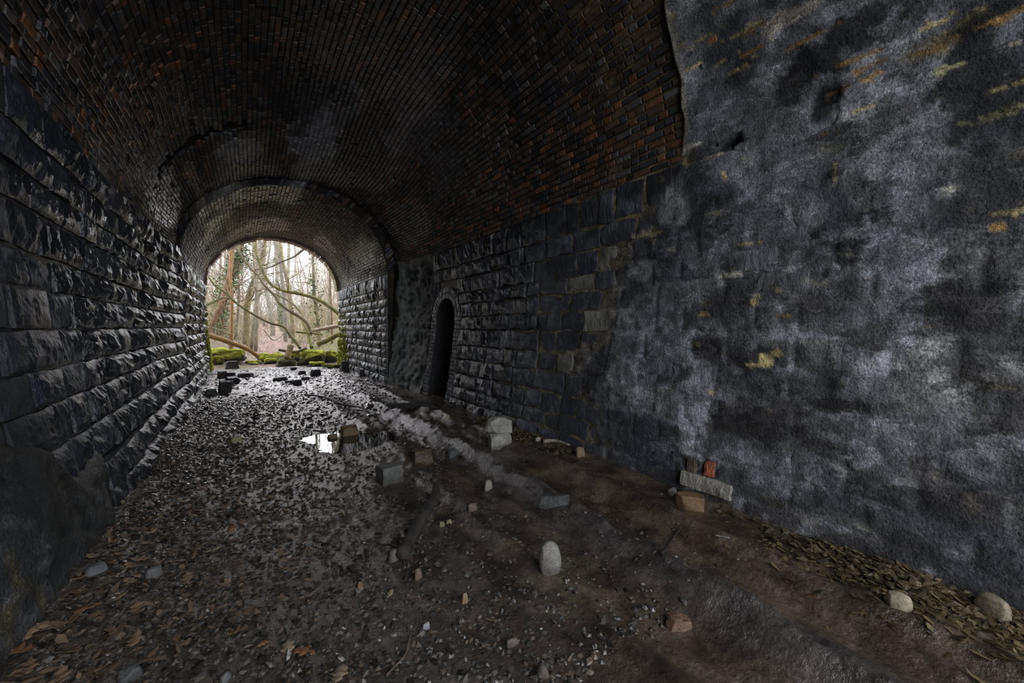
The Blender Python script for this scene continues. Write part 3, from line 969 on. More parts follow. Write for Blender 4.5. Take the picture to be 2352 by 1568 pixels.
def lay_vault():
    B0, B1, T0, T1 = [], [], [], []
    r = np.random.default_rng(5)
    for (ba, bb, bm) in ((1.2, B_STEP - 0.005, 4.0), (B_STEP + 0.005, B_END - 0.02, 13.0)):
        th, s = arc_table(bm)
        n = int(round(s[-1] / 0.0775))
        edges = np.interp(np.linspace(0, s[-1], n + 1), s, th)
        for k in range(n):
            b = ba - r.uniform(0, 0.2)
            g = 0.0021
            while b < bb:
                l = 0.222 if r.random() < 0.28 else 0.112
                l *= r.uniform(0.93, 1.05)
                e = min(b + l, bb)
                if e - b > 0.05:
                    ng = float(sstep(4.8, 2.8, b)); B0.append(max(b, ba) + 0.004 + 0.003 * ng); B1.append(e - 0.004 - 0.003 * ng); T0.append(edges[k] + g * (1 + ng)); T1.append(edges[k + 1] - g * (1 + ng))
                b = e
    B0, B1, T0, T1 = map(np.array, (B0, B1, T0, T1))
    bc, tc = (B0 + B1) / 2, (T0 + T1) / 2
    keep = ~groove(bc, tc)
    hid = lime_amount(bc, Z_SPRING + VAULT_R * tc) * (tc < 1.2)
    keep &= ~((hid > 0.6) & (bc < 2.0))
    fallen = fbm(P3(bc * 1.6, tc * 5, 3.0), 3, 75)
    keep &= ~((rng.random(len(bc)) < 0.012))
    B0, B1, T0, T1, bc, tc = (a[keep] for a in (B0, B1, T0, T1, bc, tc))
    n = len(B0)
    smoothed = np.zeros(n)
    O = rng.uniform(-0.007, 0.007, n) + (fbm(P3(bc * 2, tc * 5, 0.0), 3, 76) - 0.5) * (0.03 - 0.02 * sstep(4.2, 3.0, bc)) + 0.005 * sstep(4.2, 3.0, bc)
    V, q = brick_arrays(B0, B1, T0, T1, O)
    V = V + (rng.random(V.shape) - 0.5) * 0.006
    r1, r2 = rng.random(n), rng.random(n)
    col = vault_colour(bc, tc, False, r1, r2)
    wn_ = fbm(P3(bc * 0.55, tc * 2.4, 5.0), 3, 77)
    wet = np.clip(sstep(0.42, 0.62, wn_) * 0.75 + 0.15 + rng.uniform(-0.1, 0.15, n) + 0.25 * sstep(9, 14, bc), 0, 1) * sstep(2.5, 4.5, bc)
    x, y, w = project(V[:, 8:12].reshape(-1, 3))
    x = np.clip(x.reshape(n, 4), 0, FW); y = np.clip(y.reshape(n, 4), 0, FH); w = w.reshape(n, 4)
    area = (x.max(1) - x.min(1)) * (y.max(1) - y.min(1)) * (w.min(1) > 0.15) * (hid[keep] < 0.5)
    order = np.argsort(-area)
    for i in order[:300]:
        piece('brick', V[i], q, M['brick'], np.broadcast_to(col[i], (12, 3)), wet[i], ceiling, smooth=False)
    rest = order[300:]
    Vr = V[rest].reshape(-1, 3)
    fr = (q[None] + (np.arange(len(rest)) * 12)[:, None, None]).reshape(-1, 4)
    me = mesh_from('brickwork', Vr, fr, M['brick'], np.repeat(col[rest], 12, 0), np.repeat(wet[rest], 12), False)
    o = add_obj('brickwork', me, ceiling)
    o['kind'] = 'stuff'


lay_vault()


def box_pts(frame, w, h, d, jitter=0.0, r=None, bev=0.006):
    """A brick in its own frame: frame = (origin centre of face, along, up, outward)."""
    o, ax, up, out = (np.asarray(v, float) for v in frame)
    P = []
    for (s, t) in ((-1, -1), (1, -1), (1, 1), (-1, 1)): P.append(o + ax * s * w / 2 + up * t * h / 2 - out * d)
    for (s, t) in ((-1, -1), (1, -1), (1, 1), (-1, 1)): P.append(o + ax * s * w / 2 + up * t * h / 2 - out * bev)
    for (s, t) in ((-1, -1), (1, -1), (1, 1), (-1, 1)): P.append(o + ax * s * (w / 2 - bev) + up * t * (h / 2 - bev))
    q = []
    for k in range(4):
        k2 = (k + 1) % 4
        q.append((k, k2, 4 + k2, 4 + k))
        q.append((4 + k, 4 + k2, 8 + k2, 8 + k))
    q.append((8, 9, 10, 11))
    return np.array(P), np.array(q)


# voussoir lip at the far mouth
def far_lip():
    n = 25
    th, s = arc_table(B_END - 0.1)
    e = np.interp(np.linspace(0, s[-1], n + 1), s, th)
    r = np.random.default_rng(9)
    for k in range(n):
        dep = 0.075 + r.uniform(-0.012, 0.012) - (0.05 if r.random() < 0.12 else 0)
        us = np.linspace(e[k] + 0.004, e[k + 1] - 0.004, 4)
        P = []
        for b in (B_END - 0.03, B_END + 0.42):
            for o in (dep, -0.3):
                P.append(vault_pt(np.full(4, b if b < B_END else B_END - 0.001), us, o) + np.array((0, max(0, b - B_END), 0)))
        P = np.concatenate(P)
        f = []
        for j in range(3):
            f += [(j, j + 1, 9 + j, 8 + j), (4 + j, 12 + j, 13 + j, 5 + j), (j, 4 + j, 5 + j, j + 1), (8 + j, 9 + j, 13 + j, 12 + j)]
        f += [(0, 8, 12, 4), (3, 7, 15, 11)]
        c = np.array((0.33, 0.24, 0.215)) * r.uniform(0.7, 1.15)
        if k < 5: c = c * 0.6 + MOSS * 0.4
        piece('voussoir', P, f, M['brick'], np.broadcast_to(c, (16, 3)), 0.3, ceiling, smooth=False)


far_lip()


# ---- the refuge niche
def build_niche():
    r = np.random.default_rng(21)
    root = empty('niche', (0, 0, 0), wall_right)
    # recess shell
    prof = [(N_B0, -0.1), (N_B0, 0.5), (N_B0, 1.1), (N_B0, N_ZS)] + \
           [(N_BC - N_R * math.cos(a), N_ZS + N_R * math.sin(a)) for a in np.linspace(0, math.pi, 17)[1:-1]] + \
           [(N_B1, N_ZS), (N_B1, 1.1), (N_B1, 0.5), (N_B1, -0.1)]
    prof = np.array(prof)
    front = wall_pt(1, prof[:, 0], prof[:, 1], 0.0)
    back = front + np.array((N_DEPTH, 0, 0))
    P = np.concatenate((front, back))
    n = len(prof)
    f = [(i, i + 1, n + i + 1, n + i) for i in range(n - 1)] + [tuple(range(2 * n - 1, n - 1, -1))]
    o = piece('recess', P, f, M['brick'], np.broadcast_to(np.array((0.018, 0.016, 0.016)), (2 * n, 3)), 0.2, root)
    # brick back of the recess
    z = 0.0
    k = 0
    while z < N_ZS + N_R - 0.05:
        zc = z + 0.0375
        hw = N_R if zc < N_ZS else math.sqrt(max(0, N_R ** 2 - (zc + 0.03 - N_ZS) ** 2))
        b = N_BC - hw + (0.0 if k % 2 else -0.11)
        while b < N_BC + hw:
            e = b + 0.225
            s0, s1 = max(b, N_BC - hw), min(e, N_BC + hw)
            if s1 - s0 > 0.05:
                c0 = wall_pt(1, (s0 + s1) / 2, zc, 0.0) + np.array((N_DEPTH - 0.012 - r.uniform(0, 0.006), 0, 0))
                V, q = box_pts((c0, (0, 1, 0), (0, 0, 1), (-1, 0, 0)), s1 - s0 - 0.01, 0.066, 0.03)
                rust = 0.25 + 0.75 * r.random() ** 3 * (0.6 < z < 1.4)
                col = np.array((0.030, 0.026, 0.026)) * (1 - rust) + np.array((0.13, 0.055, 0.03)) * rust
                piece('back_brick', V, q[:, ::-1], M['brick'], np.broadcast_to(col * r.uniform(0.6, 1.2), (12, 3)), 0.3, root, smooth=False)
            b = e
        z += 0.0765
        k += 1

    def face_brick(cb, cz, along, w, h, proud=0.03):
        along = np.array((0, math.cos(along), math.sin(along)))
        up = np.array((0, -along[2], along[1]))
        c0 = wall_pt(1, cb, cz, proud + r.uniform(-0.006, 0.006))
        V, q = box_pts((c0, along, up, (-1, 0, 0)), w, h, 0.11)
        V = V + (r.random(V.shape) - 0.5) * 0.005
        col = np.array((0.10, 0.092, 0.105)) * r.uniform(0.55, 1.3)
        piece('brick', V, q[:, ::-1], M['brick'], np.broadcast_to(col, (12, 3)), r.uniform(0.4, 0.85), root, smooth=False)

    # arch rings of headers
    for ring, (ra, rb_) in enumerate(((N_R, N_R + 0.108), (N_R + 0.118, N_R + 0.226))):
        rm = (ra + rb_) / 2
        nb = int(round(math.pi * rm / 0.085))
        for j in range(nb):
            a = math.pi * (j + 0.5) / nb
            face_brick(N_BC - rm * math.cos(a), N_ZS + rm * math.sin(a), math.pi - a, rb_ - ra, math.pi * rm / nb - 0.008)
    # jambs: headers and stretchers course by course
    nz = 20
    hz = N_ZS / nz
    for sgn in (-1, 1):
        for j in range(nz):
            zc = (j + 0.5) * hz
            if j % 2 == 0:
                for off in (0.054, 0.172): face_brick(N_BC + sgn * (N_R + off), zc, 0, 0.105, hz - 0.009)
            else:
                face_brick(N_BC + sgn * (N_R + 0.04), zc, 0, 0.075, hz - 0.009)
                face_brick(N_BC + sgn * (N_R + 0.155), zc, 0, 0.145, hz - 0.009)


build_niche()


# far headwall around the mouth
def headwall():
    V, f = [], []
    th = np.linspace(0, math.pi, 33)
    arch = vault_pt(np.full(33, B_END - 0.001), th, 0.0)
    out = [(wall_x(1, B_END - .001, -0.3), B_END, -0.3)] + [tuple(p) for p in arch] + [(wall_x(-1, B_END - .001, -0.3), B_END, -0.3)]
    out = np.array(out); out[:, 1] = B_END
    c = np.array((1.07, B_END, 2.0))
    d = out - c
    outer = c + d / np.abs(d).max(1, keepdims=True) * 9.0
    outer[:, 2] = np.clip(outer[:, 2], -0.3, 8)
    outer[0, 2] = outer[-1, 2] = -0.3
    n = len(out)
    P = np.concatenate((out, outer, out + (0, 0.12, 0), outer + (0, 0.12, 0)))
    for i in range(n - 1):
        f.append((i, i + 1, n + i + 1, n + i))
        f.append((2 * n + i, 3 * n + i, 3 * n + i + 1, 2 * n + i + 1))
        f.append((i, 2 * n + i, 2 * n + i + 1, i + 1))
    me = mesh_from('wall_far', P, f, M['stone'], np.broadcast_to(np.array((0.12, 0.115, 0.1)), (len(P), 3)), 0.2, False)
    tag(add_obj('wall_far', me), kind='structure')


headwall()
# ------------------------------------------------------------------ generators for loose things
def smooth_path(pts, per=6):
    pts = np.asarray(pts, float)
    if len(pts) < 3:
        t = np.linspace(0, 1, per + 1)[:, None]
        return pts[0] * (1 - t) + pts[1] * t
    ext = np.concatenate((pts[:1] * 2 - pts[1:2], pts, pts[-1:] * 2 - pts[-2:-1]))
    out = []
    for i in range(len(pts) - 1):
        p0, p1, p2, p3 = ext[i], ext[i + 1], ext[i + 2], ext[i + 3]
        for t in np.linspace(0, 1, per, endpoint=False):
            out.append(0.5 * ((2 * p1) + (-p0 + p2) * t + (2 * p0 - 5 * p1 + 4 * p2 - p3) * t * t + (-p0 + 3 * p1 - 3 * p2 + p3) * t ** 3))
    out.append(pts[-1])
    return np.array(out)


def tube(path, r0, r1, sides=7, seed=0, rough=0.12, cap=True, radii=None):
    path = np.asarray(path, float)
    n = len(path)
    rad = np.linspace(r0, r1, n) if radii is None else np.asarray(radii)
    tan = np.gradient(path, axis=0)
    tan /= np.linalg.norm(tan, axis=1, keepdims=True) + 1e-9
    ref = np.where(np.abs(tan[:, 2:3]) > 0.9, np.array((1.0, 0, 0)), np.array((0, 0, 1.0)))
    u = np.cross(ref, tan)
    u /= np.linalg.norm(u, axis=1, keepdims=True) + 1e-9
    for i in range(1, n):       # keep the ring from twisting
        p = u[i - 1] - tan[i] * (u[i - 1] @ tan[i])
        u[i] = p / (np.linalg.norm(p) + 1e-9)
    v = np.cross(tan, u)
    a = np.arange(sides) * 2 * math.pi / sides
    ring = u[:, None] * np.cos(a)[None, :, None] + v[:, None] * np.sin(a)[None, :, None]
    rr = rad[:, None] * np.ones(sides)
    if rough:
        base = path[:, None] + ring * rad[:, None, None]
        rr = rr * (1 + rough * 2 * (fbm(base / max(r0, 1e-3) * 0.8 + seed * 3.3, 2, seed % 97) - 0.5))
    V = (path[:, None] + ring * rr[..., None]).reshape(-1, 3)
    i, j = np.meshgrid(np.arange(n - 1), np.arange(sides), indexing='ij')
    a0 = (i * sides + j).ravel(); a1 = (i * sides + (j + 1) % sides).ravel()
    fc = np.stack((a0, a1, a1 + sides, a0 + sides), -1)
    if cap:
        V = np.concatenate((V, path[:1], path[-1:]))
        m = n * sides
        k = np.arange(sides)
        c0 = np.stack((np.full(sides, m), (k + 1) % sides, k, k), -1)
        o = (n - 1) * sides
        c1 = np.stack((np.full(sides, m + 1), o + k, o + (k + 1) % sides, o + (k + 1) % sides), -1)
        return V, [tuple(int(q) for q in f) for f in fc] + [tuple(int(q) for q in f[:3]) for f in c0] + [tuple(int(q) for q in f[:3]) for f in c1]
    return V, fc


def cube_surface(n):
    idx, P, Fq = {}, [], []

    def vid(i, j, k):
        if (i, j, k) not in idx:
            idx[(i, j, k)] = len(P)
            P.append((i * 2.0 / n - 1, j * 2.0 / n - 1, k * 2.0 / n - 1))
        return idx[(i, j, k)]
    for a in range(n):
        for b in range(n):
            Fq += [(vid(a, b, 0), vid(a, b + 1, 0), vid(a + 1, b + 1, 0), vid(a + 1, b, 0)),
                   (vid(a, b, n), vid(a + 1, b, n), vid(a + 1, b + 1, n), vid(a, b + 1, n)),
                   (vid(a, 0, b), vid(a + 1, 0, b), vid(a + 1, 0, b + 1), vid(a, 0, b + 1)),
                   (vid(a, n, b), vid(a, n, b + 1), vid(a + 1, n, b + 1), vid(a + 1, n, b)),
                   (vid(0, a, b), vid(0, a, b + 1), vid(0, a + 1, b + 1), vid(0, a + 1, b)),
                   (vid(n, a, b), vid(n, a + 1, b), vid(n, a + 1, b + 1), vid(n, a, b + 1))]
    return np.array(P), np.array(Fq)


CUBES = {n: cube_surface(n) for n in (3, 5, 8, 12)}


def rock_mesh(w, d, h, seed, rnd=0.25, rough=0.10, n=5, taper=0.0):
    """A block lying on z = 0: rounded by rnd, broken up by rough."""
    P, Fq = CUBES[n]
    P = np.sign(P) * np.abs(P) ** 0.8
    S = P / np.linalg.norm(P, axis=1, keepdims=True)
    Q = P * (1 - rnd) + S * 1.15 * rnd
    Q = Q + S * (fbm(P * 1.1 + seed * 7.7, 3, 201)[:, None] - 0.5) * rough * 3.2
    rr_ = np.random.default_rng(seed + 11)
    for _ in range(9):      # chipped facets
        nn = rr_.normal(0, 1, 3); nn /= np.linalg.norm(nn)
        lim = rr_.uniform(0.72, 1.0) * (1.0 + 0.45 * (1 - rnd)) * (1.25 if rough < 0.085 else 1.0)
        dd = Q @ nn - lim
        Q = Q - np.clip(dd, 0, None)[:, None] * nn
    Q[:, 0] *= 1 + 0.10 * (vnoise(P3(Q[:, 2] * 0.9, seed, 0), 5) - 0.5)
    Q[:, :2] *= 1 - 0.09 * Q[:, 2:3]
    Q[:, :2] *= (1 - taper * (Q[:, 2:3] * 0.5 + 0.5))
    Q = Q * np.array((w / 2, d / 2, h / 2))
    Q[:, 2] -= Q[:, 2].min()
    return Q, Fq


def outside_h(x, y):
    x, y = np.asarray(x, float), np.asarray(y, float)
    r = sstep(16.9, 19.5, y)
    bank = 0.62 * np.clip(0.35 - x, 0, 9) + 0.55 * np.clip(x - 2.3 - 0.05 * np.clip(y - 20, 0, 40), 0, 9)
    bank = 4.2 * (1 - np.exp(-bank / 4.2))
    rise = np.clip(y - 19, 0, 30) * 0.058 + np.clip(y - 49, 0, 70) * 0.035
    n = (fbm(P3(x * 0.5, y * 0.5, 0.0), 4, 210) - 0.5) * 0.5 + (fbm(P3(x * 2.5, y * 2.5, 0.0), 3, 211) - 0.5) * 0.16
    return r * (bank + rise + n) - 0.03


def ground_z(x, y):
    return float(floor_h(np.array([x]), np.array([y]))[0]) if y < 16.95 else float(outside_h(x, y))


def ground_at(px, py):
    d = ray(px, py)
    d = d / np.linalg.norm(d)
    lo, hi = 1.0, 120.0
    for _ in range(3):
        t = np.geomspace(lo, hi, 90)
        P = CAM + d * t[:, None]
        g = np.where(P[:, 1] < 16.95, floor_h(P[:, 0], P[:, 1]), outside_h(P[:, 0], P[:, 1]))
        k = int(np.argmax(P[:, 2] < g))
        if k == 0: k = len(t) - 1
        lo, hi = t[max(k - 1, 0)], t[k]
    return np.array((P[k, 0], P[k, 1], g[k]))


def rock_colour(V, base, r, moss=0.0, damp=0.0, h=1.0, seed=0):
    n = fbm(V * 9 + seed, 3, 220)[:, None]
    c = np.asarray(base) * (0.6 + 0.8 * n)
    if damp:   # tide line of mud on the lower part
        k = sstep(0.55, 0.25, V[:, 2:3] / h + (n - 0.5) * 0.5) * damp
        c = c * (1 - k) + np.array((0.035, 0.026, 0.02)) * k
    if moss:
        top = V[:, 2:3] / max(h, 1e-3) + (n - 0.5) * 1.2
        k = sstep(0.45, 0.75, top) * moss
        c = c * (1 - k) + np.array((0.33, 0.33, 0.038)) * (0.1 + 1.7 * n) * k
    return c


def block(name, label, cat, x0, y0, x1, y1, base, dr=0.7, rot=0.0, rnd=0.2, rough=0.10, moss=0.0, damp=0.0, group=None, n=5, tilt=0.0, tx=0.0, wet=0.3, sink=0.03, seed=None, taper=0.0, hk=0.85, mat='rock'):
    """A loose block whose foot stands on the ground seen at the middle of the bottom edge."""
    p = ground_at((x0 + x1) / 2, y1)
    dp = depth_of(p)
    w = (x1 - x0) * dp / F * 0.9
    h = (y1 - y0) * dp / F * hk
    d = w * dr
    v = p - CAM
    ang = math.atan2(v[1], v[0]) - math.pi / 2
    c = p + np.array((v[0], v[1], 0)) / np.hypot(v[0], v[1]) * d * 0.45
    c[2] = min(ground_z(c[0], c[1]), p[2] + 0.03) - sink
    if w < 0.11: rnd = max(rnd, 0.55)
    sd = seed if seed is not None else (int(x0 * 7 + y0 * 3) % 900)
    V, f = rock_mesh(w, d, h + sink, sd, rnd, rough, n, taper)
    col = rock_colour(V, base, None, moss, damp, h + sink, sd)
    me = mesh_from(name, V, f, M['moss' if mat == 'moss' else mat], col, wet, smooth=rnd > 0.5)
    o = add_obj(name, me, None, c)
    o.rotation_euler = (tilt, tx, ang + rot)
    return tag(o, label, cat, group)


# ------------------------------------------------------------------ loose blocks in the tunnel
STONE, DARK, BROWN, CREAM = (0.20, 0.195, 0.18), (0.045, 0.042, 0.04), (0.12, 0.075, 0.04), (0.40, 0.36, 0.28)
pb = ground_at(1152, 1029)
bk = empty('broken_block', pb)
db = depth_of(pb)
tag(bk, 'pale broken stone block with a crack across it beside the right wall', 'stone')
for (nm, w_, h_, z_, dx_, sd_, dmp) in (('lower_piece', 50, 38, -0.03, 0.0, 31, 0.6), ('upper_piece', 55, 36, 33 * db / F - 0.005, -0.02, 47, 0.0)):
    V, f = rock_mesh(w_ * db / F, 0.17, h_ * db / F, sd_, 0.08, 0.16, 8)
    me = mesh_from(nm, V, f, M['rock'], rock_colour(V, (0.33, 0.31, 0.265), None, 0, dmp, h_ * db / F, sd_), 0.1, False)
    q_ = add_obj(nm, me, bk, (dx_, 0.09, z_))
    q_.rotation_euler = (-0.08, 0.07 if sd_ == 47 else -0.03, 0.1)
bk.rotation_euler = (0, 0, -0.35)
block('stone_block', 'squared grey stone block standing in mud behind the long log', 'stone', 866, 1064, 924, 1110, (0.13, 0.125, 0.115), 0.75, 0.45, 0.08, 0.07, damp=0.5, n=8, wet=0.45, hk=0.8)
block('stone_block', 'ochre-brown stone block standing at the edge of the clear puddle', 'stone', 783, 977, 823, 1003, (0.17, 0.115, 0.05), 0.7, 0.25, 0.15, 0.1, wet=0.4)
block('stone', 'small ochre stone at the left edge of the clear puddle', 'stone', 752, 998, 776, 1012, (0.15, 0.10, 0.05), 0.7, 0.2, 0.35, 0.12, wet=0.4)
block('stone_block', 'dark rust-brown stone block in the mud between puddle and pale broken block', 'stone', 945, 1032, 995, 1066, (0.085, 0.052, 0.03), 0.6, 0.3, 0.18, 0.12, damp=0.3, n=8, wet=0.5)
block('cobble', 'pale egg-shaped stone standing upright in the brown mud', 'stone', 1233, 1260, 1291, 1322, (0.27, 0.25, 0.21), 0.8, 0.2, 0.85, 0.05, damp=0.5, n=12, wet=0.25, taper=0.12, hk=0.95)
block('stone', 'small pale leaf-shaped stone behind the long log', 'stone', 1110, 1100, 1134, 1126, (0.33, 0.30, 0.24), 0.4, 0.4, 0.5, 0.14, wet=0.2, taper=0.3)
block('stone_slab', 'flat dark slab half buried in the muddy ridge', 'stone', 1236, 1130, 1314, 1162, (0.085, 0.082, 0.08), 0.35, -0.1, 0.1, 0.1, damp=0.3, n=8, wet=0.6, sink=0.05, hk=0.5)
block('stone', 'small grey stone propped against the foot of the long log', 'stone', 894, 1262, 918, 1290, (0.17, 0.15, 0.125), 0.6, 0.3, 0.4, 0.12, wet=0.3)
block('sandstone_lump', 'gritty orange-brown stone lump beside the pale block at the wall foot', 'stone', 1550, 1134, 1619, 1170, (0.22, 0.135, 0.068), 0.65, 0.1, 0.3, 0.12, n=8, wet=0.15)
block('stone', 'small grey chip beside the gritty orange-brown lump', 'stone', 1533, 1120, 1556, 1138, (0.17, 0.165, 0.16), 0.6, 0.2, 0.3, 0.16, wet=0.3)
block('cobble', 'smooth pale round cobble near the right wall', 'stone', 2038, 1365, 2089, 1397, (0.34, 0.29, 0.20), 0.8, 0.3, 0.8, 0.06, n=8, wet=0.1)
block('cobble', 'long pale cobble lying among leaves closest to the right wall', 'stone', 2240, 1376, 2310, 1422, (0.30, 0.25, 0.17), 0.5, -0.5, 0.75, 0.09, n=8, wet=0.1)
block('stone', 'reddish angular stone half sunk in mud near the bottom of the frame', 'stone', 1528, 1412, 1588, 1448, (0.20, 0.115, 0.075), 0.7, 0.4, 0.35, 0.2, damp=0.4, n=8, wet=0.4, sink=0.05, hk=0.45)
block('pebble', 'small tan pointed pebble in the middle of the muddy floor', 'pebble', 1058, 1362, 1078, 1386, (0.30, 0.20, 0.11), 0.6, 0.5, 0.5, 0.14, wet=0.2, taper=0.3)
block('pebble', 'small white angular pebble left of the tan pointed pebble', 'pebble', 970, 1430, 988, 1448, (0.30, 0.30, 0.32), 0.7, 0.2, 0.5, 0.16, wet=0.3)
block('pebble', 'small yellowish pebble right of the long log', 'pebble', 1008, 1198, 1022, 1210, (0.26, 0.21, 0.12), 0.7, 0.2, 0.7, 0.14, wet=0.2)
block('pebble', 'smaller yellowish pebble just behind its neighbour right of the long log', 'pebble', 1024, 1192, 1038, 1203, (0.25, 0.20, 0.12), 0.7, 0.2, 0.7, 0.14, wet=0.2)
block('pebble', 'reddish pebble in mud between the log and the small pale stone', 'pebble', 1073, 1158, 1096, 1174, (0.20, 0.14, 0.11), 0.7, 0.2, 0.3, 0.14, wet=0.3)
block('stone', 'brown upright stone chip below the foot of the log', 'stone', 952, 1304, 970, 1332, (0.17, 0.12, 0.085), 0.5, 0.3, 0.35, 0.14, wet=0.3)
block('stone', 'grey rounded stone among oak leaves on the left gravel', 'stone', 337, 1303, 370, 1330, (0.12, 0.12, 0.12), 0.8, 0.3, 0.5, 0.1, wet=0.3)
block('stone', 'flat blue-grey stone among oak leaves nearest the left wall', 'stone', 200, 1300, 240, 1318, (0.13, 0.135, 0.14), 0.8, 0.3, 0.35, 0.1, wet=0.3)
block('stone', 'grey angular stone at the bottom edge left of centre', 'stone', 506, 1545, 532, 1567, (0.17, 0.17, 0.17), 0.8, 0.3, 0.3, 0.12, wet=0.3)
block('stone', 'dark flat grey stone at the bottom edge near the left corner', 'stone', 276, 1538, 322, 1566, (0.09, 0.09, 0.09), 0.8, 0.3, 0.25, 0.1, wet=0.3)
block('stone', 'round brown stone at the bottom edge right of centre', 'stone', 1228, 1528, 1262, 1558, (0.14, 0.11, 0.09), 0.8, 0.3, 0.5, 0.1, wet=0.3)
block('stone', 'thin curved brown stone lying in the mud below the white pebble', 'stone', 1160, 1466, 1192, 1486, (0.13, 0.10, 0.08), 0.4, 0.3, 0.5, 0.12, wet=0.4)
block('stone', 'dull grey stone in mud behind the rust-brown block', 'stone', 1028, 1032, 1054, 1050, (0.085, 0.09, 0.09), 0.7, 0.3, 0.4, 0.12, wet=0.4)
block('stone', 'lichen-yellow pale stone on dark gravel left of the puddle', 'stone', 530, 1003, 556, 1017, (0.30, 0.30, 0.16), 0.7, 0.3, 0.4, 0.14, wet=0.3)
block('stone', 'brown stone fallen beside the refuge niche', 'stone', 906, 893, 931, 908, (0.11, 0.075, 0.05), 0.7, 0.2, 0.15, 0.1, wet=0.4)
block('pebble', 'small white stone near the curved bleached stick', 'pebble', 1229, 1004, 1243, 1014, (0.42, 0.38, 0.34), 0.7, 0.2, 0.4, 0.14, wet=0.2)
block('stone', 'pinkish stone on the brown rubble by the right wall foot', 'stone', 1322, 1024, 1344, 1048, (0.26, 0.17, 0.11), 0.6, 0.5, 0.35, 0.14, wet=0.2)

# pale stone and bricks built into the foot of the right wall
_, wb0, wz0 = hit_tunnel(1566, 1095); _, wb1, wz1 = hit_tunnel(1688, 1135)
V, f, B_, Z_ = stone_mesh(1, min(wb0, wb1), max(wb0, wb1), 0.07, 0.21, 0.05, 0.02, 991, 10, 5, 0.06, 0.012)
piece('stone', V, f, M['stone'], np.array((0.36, 0.335, 0.28)) * (0.5 + fbm(V * 8, 3, 12)[:, None]), 0.1, wall_right, smooth=False)
for (xa, ya, xb, yb, col) in ((1576, 1048, 1610, 1080, (0.12, 0.085, 0.06)), (1617, 1060, 1650, 1090, (0.38, 0.105, 0.045))):
    _, ba, za = hit_tunnel(xa, yb); _, bb, zb = hit_tunnel(xb, ya)
    V, f, B_, Z_ = stone_mesh(1, min(ba, bb), max(ba, bb), min(za, zb), max(za, zb), 0.03, 0.02, 993 + xa, 6, 4, 0.06, 0.012)
    piece('brick', V, f, M['stone'], np.array(col) * (0.5 + fbm(V * 20, 3, 12)[:, None]), 0.15, wall_right, smooth=False)

# dark bricks and blocks on the mud towards the mouth
FAR = [
    ('dark squared block standing on mud below the mossy slabs on the left', 520, 829, 547, 847, 0.6, 0.1, 0.0),
    ('leftmost dark block of the cluster on the mud by the left wall', 501, 851, 521, 868, 0.8, 0.2, 0.0),
    ('upright dark block at the middle of the cluster by the left wall', 521, 854, 540, 868, 0.7, -0.2, 0.1),
    ('dark slab leaning on the cluster of blocks by the left wall', 518, 864, 548, 882, 0.6, 0.5, 0.25),
    ('tilted dark block nearest the camera in the cluster by the left wall', 503, 872, 528, 900, 0.7, 0.3, 0.3),
    ('small dark block tucked behind the tilted block by the left wall', 524, 873, 536, 888, 0.8, 0.1, 0.0),
    ('low dark block lying closest to the left wall foot', 472, 892, 496, 907, 0.8, 0.2, 0.0),
    ('flat dark slab lying right of the block cluster by the left wall', 547, 855, 580, 867, 0.7, -0.3, 0.08),
    ('flat dark brick lying in shiny mud in the middle of the tunnel mouth', 629, 865, 659, 874, 0.7, -0.1, 0.0),
    ('brown brick lying right of the flat dark brick in shiny mud', 692, 865, 711, 872, 0.6, 0.1, 0.0),
    ('pointed dark stone in shiny mud below the brown brick', 671, 872, 691, 884, 0.8, 0.5, 0.0),
    ('thin flat stone beside the pointed dark stone in shiny mud', 654, 873, 672, 880, 0.8, 0.1, 0.0),
    ('cube-shaped dark block on mud below the large mossy boulder', 713, 847, 735, 862, 0.9, 0.4, 0.15),
    ('thin slab on shiny mud left of the cube-shaped dark block', 686, 851, 702, 859, 0.8, 0.3, 0.0),
    ('low dark stone on mud below the black squared block', 667, 843, 682, 850, 0.8, 0.2, 0.0),
    ('upright dark block leaning near the mossy right jamb', 781, 826, 800, 852, 0.8, 0.35, 0.12),
    ('small dark stone at the foot of the right wall near the mouth', 824, 849, 838, 862, 0.9, 0.3, 0.0),
]
for (lab, x0, y0, x1, y1, dr, rot, tl) in FAR:
    k = random.uniform(0.8, 1.25)
    block('stone_block', lab, 'stone', x0, y0, x1, y1, (0.055 * k, 0.050 * k, 0.050 * k), dr, rot, 0.10, 0.09, group='fallen blocks near the tunnel mouth', tilt=tl, wet=0.5, hk=0.9)

